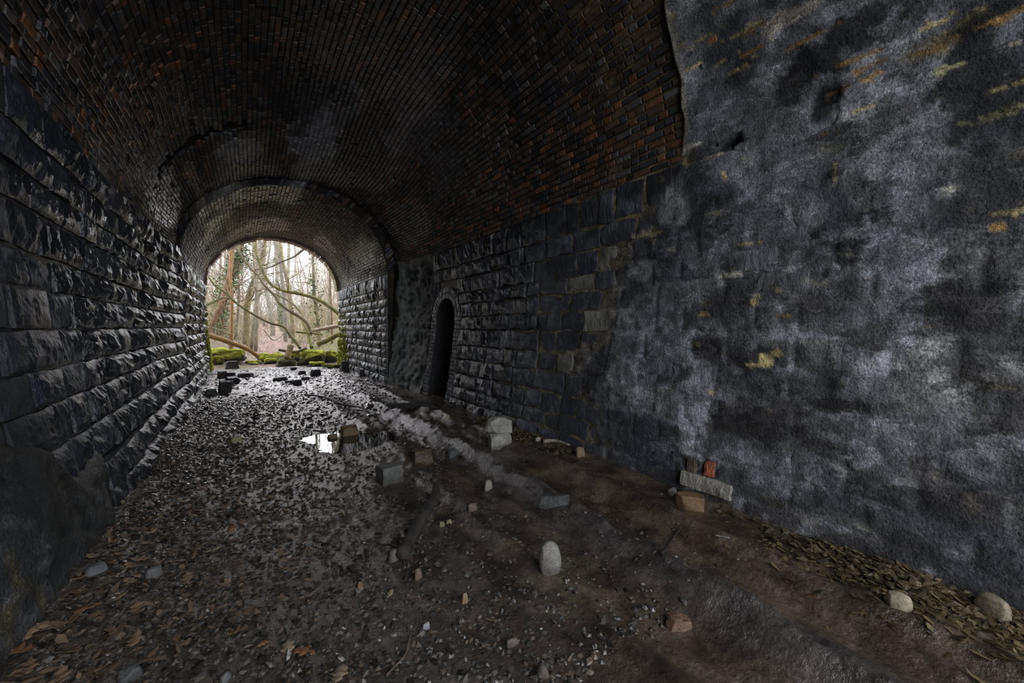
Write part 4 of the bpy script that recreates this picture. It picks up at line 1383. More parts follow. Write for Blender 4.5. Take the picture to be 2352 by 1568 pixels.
# mossy boulders across the mouth
MOSSY = [
    ('broad mossy slab lying behind the others on the left of the mouth', 479, 802, 522, 819, 0.9, 0.1, 0.2, 1.0, 0.10),
    ('long mossy slab with a dark front face on the left of the mouth', 504, 804, 563, 830, 0.7, -0.25, 0.12, 1.0, 0.0),
    ('small square mossy block in front of the slabs on the left', 487, 817, 512, 838, 0.8, 0.2, 0.15, 0.95, 0.0),
    ('low wedge-shaped mossy stone between the slabs on the left', 509, 816, 537, 831, 0.8, 0.2, 0.3, 1.0, 0.0),
    ('low moss-covered stone flush with the mud left of centre', 564, 828, 600, 838, 0.7, 0.0, 0.5, 1.0, 0.0),
    ('rounded mossy boulder at the left end of the centre pile', 594, 812, 628, 832, 0.9, 0.2, 0.45, 1.0, 0.0),
    ('mossy boulder leaning on the stump in the centre pile', 622, 809, 653, 828, 0.9, -0.3, 0.35, 1.0, 0.2),
    ('long low mossy stone at the front of the centre pile', 607, 822, 640, 835, 0.6, 0.05, 0.4, 1.0, 0.0),
    ('black squared block with a mossy rim at the front of the centre pile', 638, 820, 678, 841, 0.7, 0.0, 0.15, 0.25, 0.0),
    ('mossy stone between the stump and the largest boulder', 667, 805, 695, 830, 0.8, 0.2, 0.3, 1.0, 0.0),
    ('largest boulder of the mouth with a flat bright green mossy top', 690, 801, 748, 838, 0.75, -0.15, 0.22, 0.95, 0.0),
    ('flat mossy slab lying at the foot of the largest boulder', 710, 830, 746, 841, 0.6, 0.0, 0.15, 0.9, 0.0),
    ('dark mossy boulder wedged against the right jamb of the mouth', 745, 806, 774, 832, 0.9, 0.2, 0.35, 0.95, 0.0),
    ('low mossy rubble strip between the flat slab and the right jamb', 742, 836, 780, 845, 0.5, 0.0, 0.4, 0.9, 0.0),
]
for (lab, x0, y0, x1, y1, dr, rot, rd, ms, tl) in MOSSY:
    block('mossy_boulder', lab, 'boulder', x0, y0, x1, y1, (0.085, 0.075, 0.055), dr, rot, rd, 0.30, moss=ms, group='mossy stones across the mouth', n=12, tilt=tl, wet=0.1, mat='moss')


# ------------------------------------------------------------------ logs, sticks, plank
def stick(name, label, cat, pts, r0, r1, base, sides=8, per=5, rough=0.15, moss=0.0, wet=0.2, group=None, mat='wood', radii=None, seed=1):
    path = smooth_path(pts, per)
    rad = None if radii is None else np.interp(np.linspace(0, 1, len(path)), np.linspace(0, 1, len(radii)), radii)
    V, f = tube(path, r0, r1, sides, seed, rough, True, rad)
    c = path[0].copy()
    n = fbm(V * 6, 3, 230)[:, None]
    col = np.asarray(base) * (0.55 + 0.9 * n)
    if moss:
        k = sstep(0.42, 0.6, n) * moss
        col = col * (1 - k) + np.array((0.30, 0.27, 0.06)) * k
    return tag(add_obj(name, mesh_from(name, V - c, f, M[mat], col, wet), None, c), label, cat, group)


def gpt(px, py, up):
    p = ground_at(px, py)
    p[2] += up
    return p


a, b_, c_ = gpt(930, 1284, 0.03), gpt(985, 1178, 0.035), gpt(1001, 1118, 0.06)
log = empty('log', a)
tag(log, 'long dark bent log lying on the muddy floor in the middle foreground', 'log')
path = smooth_path([gpt(922, 1288, 0.045), gpt(938, 1266, 0.06), gpt(968, 1208, 0.07), gpt(998, 1166, 0.075), gpt(1002, 1134, 0.10)], 6)
rad = np.interp(np.linspace(0, 1, len(path)), [0, 0.06, 0.12, 0.5, 0.8, 0.95, 1], [0.035, 0.046, 0.043, 0.040, 0.042, 0.028, 0.018])
V, f = tube(path, 0.05, 0.03, 14, 5, 0.2, True, rad)
n = fbm(V * np.array((25, 6, 6)), 3, 231)[:, None]
add_obj('trunk', mesh_from('trunk', V - a, f, M['wood'], np.array((0.046, 0.039, 0.034)) * (0.25 + 1.5 * n), 0.0), log)
V, f = tube(smooth_path([gpt(921, 1276, 0.03), gpt(900, 1262, 0.03), gpt(868, 1256, 0.02)], 4), 0.010, 0.004, 6, 6, 0.2)
add_obj('twig', mesh_from('twig', V - a, f, M['wood'], np.broadcast_to((0.03, 0.025, 0.02), (len(V), 3)), 0.3), log)

p0, p1 = ground_at(846, 938), ground_at(1008, 936)
ax = (p1 - p0); L_ = np.linalg.norm(ax[:2]); ang = math.atan2(ax[1], ax[0])
V, f = rock_mesh(L_, 0.16, 0.085, 71, 0.03, 0.03, 8)
o = add_obj('timber', mesh_from('timber', V, f, M['wood'], np.array((0.022, 0.019, 0.018)) * (0.5 + fbm(V * np.array((3, 20, 20)), 3, 232)[:, None]), 0.35, False), None,
            ((p0 + p1) / 2 + np.array((0, 0.08, -0.01))))
o.rotation_euler = (0, 0, ang)
tag(o, 'black squared timber lying in the mud in front of the refuge niche', 'timber')
stick('stick', 'short curved bleached stick lying by the foot of the right wall', 'stick', [gpt(1248, 1018, 0.03), gpt(1280, 1018, 0.03), gpt(1308, 1027, 0.025)], 0.028, 0.016, (0.30, 0.24, 0.19), rough=0.2)
stick('stick', 'thin curved twig lying on the floor at the bottom of the frame', 'stick', [gpt(888, 1556, 0.012), gpt(912, 1530, 0.012), gpt(932, 1505, 0.012), gpt(942, 1462, 0.012)], 0.005, 0.003, (0.16, 0.11, 0.075), 6)
stick('stick', 'tiny dark twig floating in the mud right of the white pebble', 'stick', [gpt(1112, 1424, 0.012), gpt(1130, 1429, 0.012), gpt(1150, 1427, 0.012)], 0.006, 0.003, (0.12, 0.085, 0.055), 6)
stick('stick', 'forked dark stick lying in mud below the orange-brown lump', 'stick', [gpt(1520, 1275, 0.015), gpt(1540, 1250, 0.02), gpt(1563, 1218, 0.02)], 0.010, 0.005, (0.03, 0.024, 0.02), 6)
stick('stick', 'thin pale stick lying across the mud near the right wall', 'stick', [gpt(1640, 1232, 0.012), gpt(1675, 1239, 0.012)], 0.006, 0.005, (0.22, 0.21, 0.21), 6)
stick('stick', 'thin pale root sprawling over the mud left of the timber', 'stick', [gpt(700, 908, 0.02), gpt(745, 915, 0.03), gpt(785, 932, 0.03), gpt(830, 940, 0.03), gpt(870, 962, 0.02)], 0.022, 0.012, (0.10, 0.085, 0.08), 6, rough=0.25, wet=0.5)
stick('stick', 'short pale twig curling from the wall foot right of the niche', 'stick', [gpt(1026, 928, 0.06), gpt(1040, 938, 0.03), gpt(1062, 942, 0.02)], 0.012, 0.007, (0.13, 0.11, 0.11), 6)


# ------------------------------------------------------------------ puddles
def puddle(label, p, rx, ry, z, seed):
    a = np.linspace(0, 2 * math.pi, 40, endpoint=False)
    r = 1 + (fbm(P3(np.cos(a) * 1.5, np.sin(a) * 1.5, seed), 3, 240) - 0.5) * 0.8
    V = np.stack((np.cos(a) * rx * r, np.sin(a) * ry * r, np.zeros(40)), -1)
    V = np.concatenate((V, V - np.array((0, 0, 0.02))))
    f = [tuple(range(40)), tuple(range(79, 39, -1))] + [(i, i + 40, (i + 1) % 40 + 40, (i + 1) % 40) for i in range(40)]
    me = mesh_from('puddle', V, f, M['water'], smooth=False)
    return tag(add_obj('puddle', me, None, (p[0], p[1], z)), label, 'puddle')


puddle('clear still puddle reflecting the sky beside the ochre-brown block', PUDDLES[0], 0.55, 0.5, -0.018, 1.0)
puddle('narrow bright puddle left of the small ochre stone', PUDDLES[1], 0.34, 0.24, -0.020, 2.0)


# ------------------------------------------------------------------ gravel, litter and oak leaves
def scatter(name, label, cat, n, pos_fn, size_fn, col_fn, mat, proto, flat=0.5, seed=300, lift=0.3):
    r = np.random.default_rng(seed)
    P0, F0 = proto
    xy = pos_fn(r, n)
    n = len(xy)
    s = size_fn(r, xy)
    z = floor_h(xy[:, 0], xy[:, 1])
    a = r.uniform(0, 2 * math.pi, n)
    ca, sa = np.cos(a), np.sin(a)
    st = r.uniform(0.6, 1.4, (n, 2))
    Q = P0[None] * (1 + (r.random((n, len(P0), 1)) - 0.5) * 0.5)
    X = Q[..., 0] * st[:, :1]; Y = Q[..., 1] * st[:, 1:]; Z = Q[..., 2] * flat
    tl = r.normal(0, 0.35, (n, 1))
    Z = Z + X * tl
    V = np.stack(((X * ca[:, None] - Y * sa[:, None]) * s[:, None] + xy[:, :1], (X * sa[:, None] + Y * ca[:, None]) * s[:, None] + xy[:, 1:2], Z * s[:, None] + (z + s * flat * lift)[:, None]), -1)
    col = np.repeat(col_fn(r, xy), len(P0), 0)
    fc = (F0[None] + (np.arange(n) * len(P0))[:, None, None]).reshape(-1, F0.shape[1])
    wet = np.repeat(np.clip(r.uniform(0.1, 0.7, n) + 0.5 * sstep(3, 6, xy[:, 1]), 0, 1), len(P0))
    o = add_obj(name, mesh_from(name, V.reshape(-1, 3), fc, M[mat], col, wet, False))
    return tag(o, label, cat, None, 'stuff')


oct_P = np.array([(1, 0, 0), (0.3, 0.95, 0), (-0.8, 0.6, 0), (-0.8, -0.6, 0), (0.3, -0.95, 0), (0.1, 0, 1), (0.1, 0, -0.6)], float)
oct_F = np.array([(0, 1, 5), (1, 2, 5), (2, 3, 5), (3, 4, 5), (4, 0, 5), (1, 0, 6), (2, 1, 6), (3, 2, 6), (4, 3, 6), (0, 4, 6)])


def gravel_pos(r, n):
    y = 1.2 + 9.0 * r.random(n) ** 1.7
    x = np.where(r.random(n) < 0.97, np.minimum(-0.82 + np.abs(r.normal(0, 1.15, n)), 3.0), r.uniform(0.8, 3.1, n))
    return np.stack((x, y), -1)


def gravel_col(r, xy):
    n = len(xy)
    k = r.uniform(0.25, 1.1, (n, 1)) ** 1.6
    c = np.where(r.random((n, 1)) < 0.6, np.array((0.135, 0.122, 0.11)), np.array((0.165, 0.118, 0.085)))
    c = np.where(r.random((n, 1)) < 0.02, np.array((0.34, 0.30, 0.26)), c)
    return c * k


scatter('gravel', 'wet dark gravel and stone chips strewn over the tunnel floor', 'gravel', 15000, gravel_pos, lambda r, xy: r.uniform(0.006, 0.02, len(xy)) * (1 + 0.05 * np.clip(xy[:, 1] - 2, 0, 8)), gravel_col, 'gravel', (oct_P, oct_F), 0.5)


def foot_pos(r, n):
    y = np.concatenate((0.15 + np.abs(r.normal(0, 0.5, n // 2)), r.uniform(3.4, 5.6, n - n // 2)))
    x = wall_x(1, y, 0.0) - np.abs(r.normal(0, 0.16, n)) - 0.03
    return np.stack((x, y), -1)


def clod_pos(r, n):
    return np.stack((r.uniform(-0.8, 2.95, n), 6.5 + 10.2 * r.random(n) ** 0.8), -1)


scatter('mud_clods', 'dark trampled mud clods on the shiny floor towards the mouth', 'mud', 3000, clod_pos, lambda r, xy: r.uniform(0.012, 0.05, len(xy)) * r.uniform(0.5, 1.3, len(xy)), lambda r, xy: np.array((0.050, 0.042, 0.038)) * r.uniform(0.4, 1.4, (len(xy), 1)), 'gravel', (oct_P, oct_F), 0.4, 303, 0.3)
scatter('stone_chips', 'brown stone chips heaped along the foot of the right wall', 'rubble', 900, foot_pos, lambda r, xy: r.uniform(0.012, 0.032, len(xy)), lambda r, xy: np.array((0.15, 0.108, 0.06)) * r.uniform(0.3, 1.2, (len(xy), 1)), 'rock', (oct_P, oct_F), 0.45, 301, 0.8)


def oak_leaf_mesh(seed):
    """Lobed oak blade with a stalk, slightly curled, 1 unit long."""
    r = np.random.default_rng(seed)
    t = np.linspace(0, 1, 19)
    env = 0.30 * np.sin(np.pi * t ** 1.25) ** 0.75 + 0.02
    lob = 0.80 + 0.20 * np.cos(t * 2 * np.pi * 3.3 + math.pi * 0.6)
    wv = env * lob
    cu, cs = r.uniform(-0.35, 0.5), r.uniform(-0.2, 0.5)
    P = []
    for s in (-1, 0, 1):
        for i in range(19):
            y = s * wv[i] * r.uniform(0.9, 1.1)
            P.append((t[i] - 0.5, y, cu * (t[i] - 0.5) ** 2 + cs * y * y * 3 + 0.02 + (0.015 if s == 0 else 0)))
    top = np.array(P)
    bot = top - np.array((0, 0, 0.006))
    P = np.concatenate((top, bot))
    f = []
    for i in range(18):
        f += [(i, i + 1, 20 + i, 19 + i), (19 + i, 20 + i, 39 + i, 38 + i), (57 + i, 76 + i, 77 + i, 58 + i), (76 + i, 95 + i, 96 + i, 77 + i),
              (i, 57 + i, 58 + i, i + 1), (38 + i, 39 + i, 96 + i, 95 + i)]
    return P, f


LEAF_COL = [(0.27, 0.175, 0.105), (0.21, 0.13, 0.08), (0.33, 0.245, 0.16), (0.24, 0.11, 0.05)]
leaf_meshes = []
for k in range(8):
    P, f = oak_leaf_mesh(k)
    leaf_meshes.append(mesh_from('oak_leaf', P, f, M['leaf'], np.broadcast_to(LEAF_COL[k % 4], (len(P), 3)), 0.3))


def oak_leaf(px, py, size, k, rot, label='withered brown oak leaf lying on the gravel by the left wall', group='oak leaves on the left gravel'):
    p = ground_at(px, py)
    o = add_obj('oak_leaf', leaf_meshes[k], None, (p[0], p[1], p[2] + 0.008))
    o.scale = (size, size, size)
    o.rotation_euler = (random.uniform(-0.25, 0.25), random.uniform(-0.25, 0.25), rot)
    return tag(o, label, 'leaf', group)


for (x, y) in [(420, 1153), (449, 1173), (298, 1202), (249, 1217), (558, 1202), (532, 1215), (256, 1243), (336, 1249), (273, 1266), (256, 1292), (322, 1285), (358, 1296), (300, 1302), (183, 1330), (136, 1343), (300, 1336), (315, 1402),
               (81, 1413), (251, 1449), (170, 1498), (38, 1498), (140, 1558), (215, 1280), (395, 1270), (275, 1372), (350, 1385), (205, 1395), (120, 1440), (310, 1470), (225, 1540), (60, 1540), (430, 1330), (380, 1440), (180, 1360), (340, 1195)]:
    k_ = random.choice((0, 1, 3, 4, 5, 7))
    w_ = ('tan-brown', 'dark brown', '', 'rusty orange')[k_ % 4]
    oak_leaf(x, y, random.uniform(0.075, 0.12), k_, random.uniform(0, 6.28), 'withered %s oak leaf in the leaf patch by the left wall' % w_, '%s oak leaves on the left gravel' % w_)
for (x, y, s, k, r_, lab) in [
    (660, 1494, 0.11, 2, 1.4, 'pale tan oak leaf lying flat at the bottom left of centre'), (700, 1497, 0.115, 3, 2.4, 'folded orange-tan oak leaf beside the pale tan one'), (603, 1480, 0.06, 3, 0.4, 'small bright orange leaf left of the pale tan oak leaf'),
    (545, 1452, 0.10, 1, 2.8, 'crumpled brown leaf above the small bright orange leaf'), (488, 1381, 0.085, 2, 0.3, 'pale rounded oak leaf on dark gravel left of centre'), (488, 1264, 0.095, 2, 0.1, 'pale pointed leaf on dark gravel above the rounded one'),
    (703, 1371, 0.09, 6, 0.6, 'pale curled leaf alone on dark mud left of centre'), (349, 1222, 0.075, 6, 0.5, 'whitish oak leaf nearest the left wall corner of the leaf patch'), (51, 1466, 0.13, 0, 1.0, 'large brown oak leaf at the foot of the left wall in the corner'),
    (779, 1552, 0.12, 6, 1.1, 'pale folded leaf at the bottom edge left of the curved twig'), (2216, 1443, 0.10, 2, 0.2, 'pale lobed leaf on dark mud below the long pale cobble'), (2200, 1334, 0.07, 2, 1.0, 'small tan leaf on the leaf strip along the right wall'),
    (1866, 1374, 0.07, 7, 2.6, 'reddish leaf lying on bare mud left of the round pale cobble'), (895, 1366, 0.06, 6, 0.7, 'small yellowish leaf left of the tan pointed pebble')]:
    oak_leaf(x, y, s, k, r_, lab, None)

# fine leaf litter
blade_P = np.array([(-1, 0, 0.05), (-0.3, 0.42, 0.12), (0.5, 0.38, 0.02), (1, 0, 0.1), (0.5, -0.38, 0.1), (-0.3, -0.42, 0.0)], float)
blade_P2 = np.concatenate((blade_P, blade_P - np.array((0, 0, 0.05))))
blade_F = np.array([(0, 5, 4, 3), (0, 3, 2, 1), (6, 9, 10, 11), (6, 7, 8, 9), (0, 1, 7, 6), (1, 2, 8, 7), (2, 3, 9, 8), (3, 4, 10, 9), (4, 5, 11, 10), (5, 0, 6, 11)])


def litter_pos(r, n):
    y = np.concatenate((2.3 + 4.2 * r.random(n // 2) ** 1.3, 0.1 + np.abs(r.normal(0, 0.5, n - n // 2))))
    xl = -0.95 + np.abs(r.normal(0, 0.75, n // 2))
    xr = wall_x(1, y[n // 2:], 0.0) - np.abs(r.normal(0, 0.24, n - n // 2)) - 0.03
    return np.stack((np.concatenate((xl, xr)), y), -1)


scatter('leaf_litter', 'broken brown leaf litter strewn along both wall feet', 'leaf litter', 2600, litter_pos, lambda r, xy: r.uniform(0.012, 0.03, len(xy)),
        lambda r, xy: np.where(xy[:, :1] > 2, np.array((0.15, 0.105, 0.045)), np.array((0.21, 0.14, 0.09))) * r.uniform(0.3, 1.3, (len(xy), 1)), 'leaf', (blade_P2, blade_F), 0.5, 302, 0.9)


# ------------------------------------------------------------------ the wood beyond the mouth
def build_ground():
    ys = uniq(np.arange(16.3, 24, 0.12), np.arange(24, 50, 0.5), np.arange(50, 131, 2.0))
    xs = uniq(np.arange(-60, -6, 3.0), np.arange(-6, 10, 0.16), np.arange(10, 70, 3.0))
    X, Y = np.meshgrid(xs, ys, indexing='ij')
    Z = outside_h(X, Y) - 0.06 * (Y < 17.0)
    n1 = fbm(P3(X * 0.8, Y * 0.8, 0.0), 4, 215)[..., None]
    n2 = fbm(P3(X * 7, Y * 7, 0.0), 3, 216)[..., None]
    path = np.exp(-((X - 1.2 - 0.03 * (Y - 18)) / 1.3) ** 2)[..., None]
    col = np.array((0.20, 0.155, 0.10)) * (1 - path) + np.array((0.22, 0.135, 0.115)) * path
    gr = sstep(0.52, 0.66, n1) * (1 - path) * 0.7
    col = col * (1 - gr) + np.array((0.15, 0.16, 0.045)) * gr
    col = col * (0.45 + 1.1 * n2)
    me = mesh_from('ground', np.stack((X, Y, Z), -1).reshape(-1, 3), grid_faces(len(xs), len(ys)), M['litter'], col.reshape(-1, 3), 0.1)
    tag(add_obj('ground', me), kind='structure')


build_ground()
BARK, OLIVE, GREYB, RED = (0.24, 0.185, 0.12), (0.19, 0.16, 0.07), (0.23, 0.21, 0.175), (0.24, 0.145, 0.09)


def join(parts):
    V, Fq, n = [], [], 0
    for (v, f) in parts:
        V.append(v); Fq.append(np.asarray(f) + n); n += len(v)
    return np.concatenate(V), np.concatenate(Fq)


def twig_set(r, path, rad, n, length, start=0.25, up=0.5, sub=2):
    """Branches that leave a stem: thin four-sided tubes with side shoots."""
    parts = []
    path = np.asarray(path)
    for _ in range(n):
        t = r.uniform(start, 1.0)
        i = min(int(t * (len(path) - 1)), len(path) - 2)
        p = path[i] + (path[i + 1] - path[i]) * r.random()
        a = r.uniform(0, 6.283)
        d = np.array((math.cos(a), math.sin(a), r.uniform(-0.1, 1.0) * up + 0.15))
        d /= np.linalg.norm(d)
        l = length * r.uniform(0.4, 1.2) * (1.15 - 0.6 * t)
        q = [p]
        for s in range(4):
            d = d + r.normal(0, 0.18, 3) + np.array((0, 0, 0.05)); d /= np.linalg.norm(d)
            q.append(q[-1] + d * l / 4)
        rr = rad * r.uniform(0.16, 0.4) * (1.2 - 0.7 * t)
        q = np.array(q)
        parts.append(tube(q, rr, rr * 0.25, 4, 0, 0, False))
        for _k in range(sub):
            j = r.integers(1, 4)
            d2 = d + r.normal(0, 0.6, 3); d2 /= np.linalg.norm(d2)
            e = np.array([q[j], q[j] + d2 * l * 0.22, q[j] + d2 * l * 0.42 + np.array((0, 0, 0.06 * l))])
            parts.append(tube(e, rr * 0.45, rr * 0.15, 3, 0, 0, False))
    q4 = [(v, f) for (v, f) in parts]
    return join(q4)


def tree_from(name, label, pts, r0, r1, base, cat='tree', group=None, nb=10, blen=1.6, seed=0, ivy=0, moss=0.0, start=0.3, sides=9):
    r = np.random.default_rng(seed)
    path = smooth_path(pts, 6)
    root = empty(name, path[0])
    V, f = tube(path, r0, r1, sides, seed, 0.16, True)
    n = fbm(V * np.array((4, 4, 1.2)), 3, 233)[:, None]
    col = np.asarray(base) * (0.6 + 0.8 * n)
    if moss:
        k = sstep(0.40, 0.62, n) * moss
        col = col * (1 - k) + np.array((0.24, 0.23, 0.05)) * k
    add_obj('trunk', mesh_from('trunk', V - path[0], f, M['tree'], col, 0.1), root)
    if nb:
        V, f = twig_set(r, path, max(r0, r1), nb, blen, start)
        add_obj('branches', mesh_from('branches', V - path[0], f, M['tree'], np.asarray(base) * (0.7 + 0.6 * r.random((len(V), 1))), 0.1), root)['kind'] = 'stuff'
    if ivy:
        t = r.uniform(0.15, 1.0, ivy)
        i = np.clip((t * (len(path) - 1)).astype(int), 0, len(path) - 2)
        c = path[i] + (path[i + 1] - path[i]) * r.random((ivy, 1))
        d = r.normal(0, 1, (ivy, 3)); d /= np.linalg.norm(d, axis=1, keepdims=True)
        c = c + d * (r0 * 1.1 + np.abs(r.normal(0, 0.22, (ivy, 1))))
        e1 = r.normal(0, 1, (ivy, 3)); e1 /= np.linalg.norm(e1, axis=1, keepdims=True)
        e2 = np.cross(e1, d); e2 /= np.linalg.norm(e2, axis=1, keepdims=True) + 1e-6
        s = r.uniform(0.035, 0.07, (ivy, 1))
        L5 = [(-1, 0), (-0.2, 0.8), (1, 0), (-0.2, -0.8)]
        V = np.stack([c + e1 * s * u + e2 * s * w for (u, w) in L5], 1).reshape(-1, 3)
        f = (np.arange(ivy)[:, None] * 4 + np.arange(4)[None])
        cc = np.repeat(np.array((0.075, 0.12, 0.035)) * r.uniform(0.5, 1.7, (ivy, 1)), 4, 0)
        add_obj('ivy', mesh_from('ivy', V - path[0], f, M['green'], cc, 0.3, False), root)['kind'] = 'stuff'
    return tag(root, label, cat, group)


def up_from(px_pts, b, extra=6.0, lean=None):
    """Stem seen through the given image points, standing on the ground at distance b and growing on above them."""
    P = [at_b(x, y, b) for (x, y) in px_pts]
    base = P[0].copy()
    base[2] = ground_z(base[0], base[1]) - 0.1
    if base[2] < P[0][2] - 0.15: P = [base] + P
    else: P[0] = base
    d = P[-1] - P[-2]; d /= np.linalg.norm(d)
    d = d * 0.6 + np.array((0, 0, 0.5)); d /= np.linalg.norm(d)
    P.append(P[-1] + d * extra)
    return P


tree_from('ivy_tree', 'ivy-clad leaning tree at the upper left of the tunnel mouth view', up_from([(505, 760), (512, 690), (524, 650), (545, 600), (556, 560)], 24.0), 0.15, 0.09, RED, nb=14, blen=2.0, seed=1, ivy=2600)
tree_from('tree', 'reddish leaning trunk at the left edge of the tunnel mouth view', up_from([(482, 756), (498, 722), (511, 690), (521, 650), (530, 610)], 22.0, 4), 0.13, 0.09, RED, nb=8, seed=2)
tree_from('tree', 'thick forked tree rising left of centre with a curved stem', up_from([(566, 764), (568, 705), (577, 662), (594, 625), (604, 580), (608, 555)], 25.0), 0.17, 0.10, BARK, nb=16, blen=2.4, seed=3, moss=0.4)
tree_from('tree', 'tall straight grey trunk, left one of the pair in the centre', up_from([(655, 745), (650, 660), (643, 600), (636, 548)], 28.0), 0.11, 0.085, GREYB, nb=10, seed=4)
tree_from('tree', 'tall straight mossy trunk, right one of the pair in the centre', up_from([(672, 752), (664, 668), (652, 612), (642, 548)], 27.0), 0.11, 0.085, BARK, nb=10, seed=5, moss=0.6)
tree_from('tree', 'slim ivy-spotted trunk in front of the right bank', up_from([(733, 768), (727, 715), (722, 668), (719, 590)], 22.0), 0.085, 0.06, BARK, nb=9, seed=6, ivy=500)
tree_from('tree', 'grey slanting trunk in the middle distance right of the forked tree', up_from([(626, 742), (616, 690), (608, 650), (600, 590)], 34.0), 0.17, 0.12, GREYB, nb=12, blen=2.4, seed=7)
tree_from('tree', 'straight orange-brown post-like stem on the left bank', up_from([(531, 772), (532, 735), (533, 698), (530, 640), (530, 575)], 20.5, 2.0), 0.075, 0.04, (0.34, 0.19, 0.08), nb=5, blen=1.0, seed=8)
tree_from('tree', 'slim stem standing beside the right jamb of the mouth', up_from([(762, 735), (760, 690), (758, 650)], 21.0), 0.05, 0.035, RED, nb=8, seed=9)
tree_from('tree', 'ivy-clad trunk in the distance right of centre', up_from([(648, 748), (645, 715), (640, 690), (636, 620)], 38.0), 0.15, 0.10, GREYB, nb=10, blen=2.6, seed=10, ivy=1200)

# fallen branches across the mouth
def bpath(pts, b0, b1):
    n = len(pts)
    return [at_b(x, y, b0 + (b1 - b0) * i / (n - 1)) for i, (x, y) in enumerate(pts)]


FALL = [
    ('long fallen branch slanting from upper left down to the right jamb', [(532, 552), (541, 568), (574, 614), (593, 633), (605, 652), (632, 680), (641, 695), (665, 714), (689, 728), (705, 742), (716, 768)], 19.6, 18.6, 0.035, 0.075, BARK, 0.3),
    ('thick mossy bough bending from the top centre down to the right wall', [(586, 545), (588, 578), (600, 613), (619, 649), (648, 666), (682, 673), (717, 682), (743, 694), (768, 712), (800, 738)], 20.2, 18.2, 0.055, 0.09, OLIVE, 0.6),
    ('long thin fallen branch slanting across the mouth from left to the boulders', [(474, 626), (481, 638), (495, 657), (514, 669), (533, 687), (557, 706), (593, 728), (622, 742), (651, 750), (665, 769), (679, 785), (690, 800)], 19.0, 17.6, 0.03, 0.055, OLIVE, 0.3),
    ('short crooked mossy branch poking in from the left jamb', [(466, 703), (490, 693), (514, 683), (527, 687)], 18.2, 19.2, 0.06, 0.03, OLIVE, 0.6),
    ('orange-brown fallen log lying down the left bank into the mouth', [(470, 768), (482, 771), (502, 777), (533, 788), (569, 802), (594, 820)], 18.4, 18.0, 0.10, 0.07, (0.33, 0.17, 0.06), 0.35),
    ('pale fallen log on the right bank above the mossy one', [(700, 764), (730, 757), (772, 749), (802, 743)], 20.0, 19.4, 0.07, 0.10, (0.34, 0.26, 0.19), 0.1),
    ('thick mossy log resting on the bank by the right jamb', [(730, 790), (748, 783), (768, 772), (800, 756)], 18.6, 18.0, 0.10, 0.11, OLIVE, 0.8),
    ('thin mossy pole lying level across the right bank', [(680, 762), (706, 764), (734, 767)], 19.4, 19.2, 0.05, 0.04, OLIVE, 0.8),
    ('thin dark branch hanging across the sky at upper right', [(706, 566), (694, 575), (674, 590), (639, 604), (619, 614), (584, 620)], 21.0, 22.0, 0.05, 0.03, (0.11, 0.10, 0.08), 0.2),
    ('slender branch running below the long fallen branch', [(605, 661), (629, 673), (665, 692), (688, 714), (700, 740)], 20.4, 19.6, 0.03, 0.045, BARK, 0.3),
    ('thin fallen stick sloping down the left bank', [(488, 752), (510, 760), (534, 768)], 20.0, 19.6, 0.03, 0.03, BARK, 0.2),
    ('pale mossy branch rising steeply behind the largest boulder', [(716, 800), (708, 770), (697, 742), (690, 722)], 18.3, 19.4, 0.07, 0.04, (0.34, 0.30, 0.08), 0.9),
    ('pale forked dead stick on the path in the middle of the mouth', [(606, 757), (618, 772), (630, 781), (648, 770), (655, 755)], 20.5, 20.5, 0.03, 0.018, (0.38, 0.34, 0.28), 0.0),
    ('dark log lying level behind the centre boulder pile', [(640, 803), (676, 808), (704, 800)], 18.2, 18.4, 0.05, 0.06, (0.12, 0.09, 0.065), 0.3),
]
for i, (lab, pts, b0, b1, r0, r1, base, ms) in enumerate(FALL):
    P = bpath(pts, b0, b1)
    V_r = np.random.default_rng(400 + i)
    root = empty('fallen_branch', P[0])
    path = smooth_path(P, 6)
    V, f = tube(path, r0, r1, 8, 20 + i, 0.22, True)
    n = fbm(V * 5, 3, 234)[:, None]
    k = sstep(0.40, 0.60, n + (V[:, 2:3] - path[:, 2].mean()) * 0) * ms
    col = np.asarray(base) * (0.6 + 0.8 * n) * (1 - k) + np.array((0.20, 0.17, 0.045)) * (0.6 + 0.8 * n) * k
    add_obj('bough', mesh_from('bough', V - path[0], f, M['tree'], col, 0.15), root)
    if i in (0, 1, 2, 8, 9):
        V, f = twig_set(V_r, path, max(r0, r1) * 0.8, 16, 0.9, 0.1, 0.4, 3)
        add_obj('twigs', mesh_from('twigs', V - path[0], f, M['tree'], np.asarray(base) * (0.7 + 0.5 * V_r.random((len(V), 1))), 0.1), root)['kind'] = 'stuff'
    tag(root, lab, 'branch')
P = bpath([(658, 822), (663, 808), (668, 795)], 17.2, 17.5)
V, f = tube(smooth_path(P, 5), 0.10, 0.12, 9, 33, 0.25, True)
tag(add_obj('stump', mesh_from('stump', V - P[0], f, M['wood'], np.array((0.24, 0.16, 0.05)) * (0.5 + fbm(V * 6, 3, 3)[:, None]), 0.1, False), None, P[0]), 'short sawn stump leaning out of the centre boulder pile', 'stump')


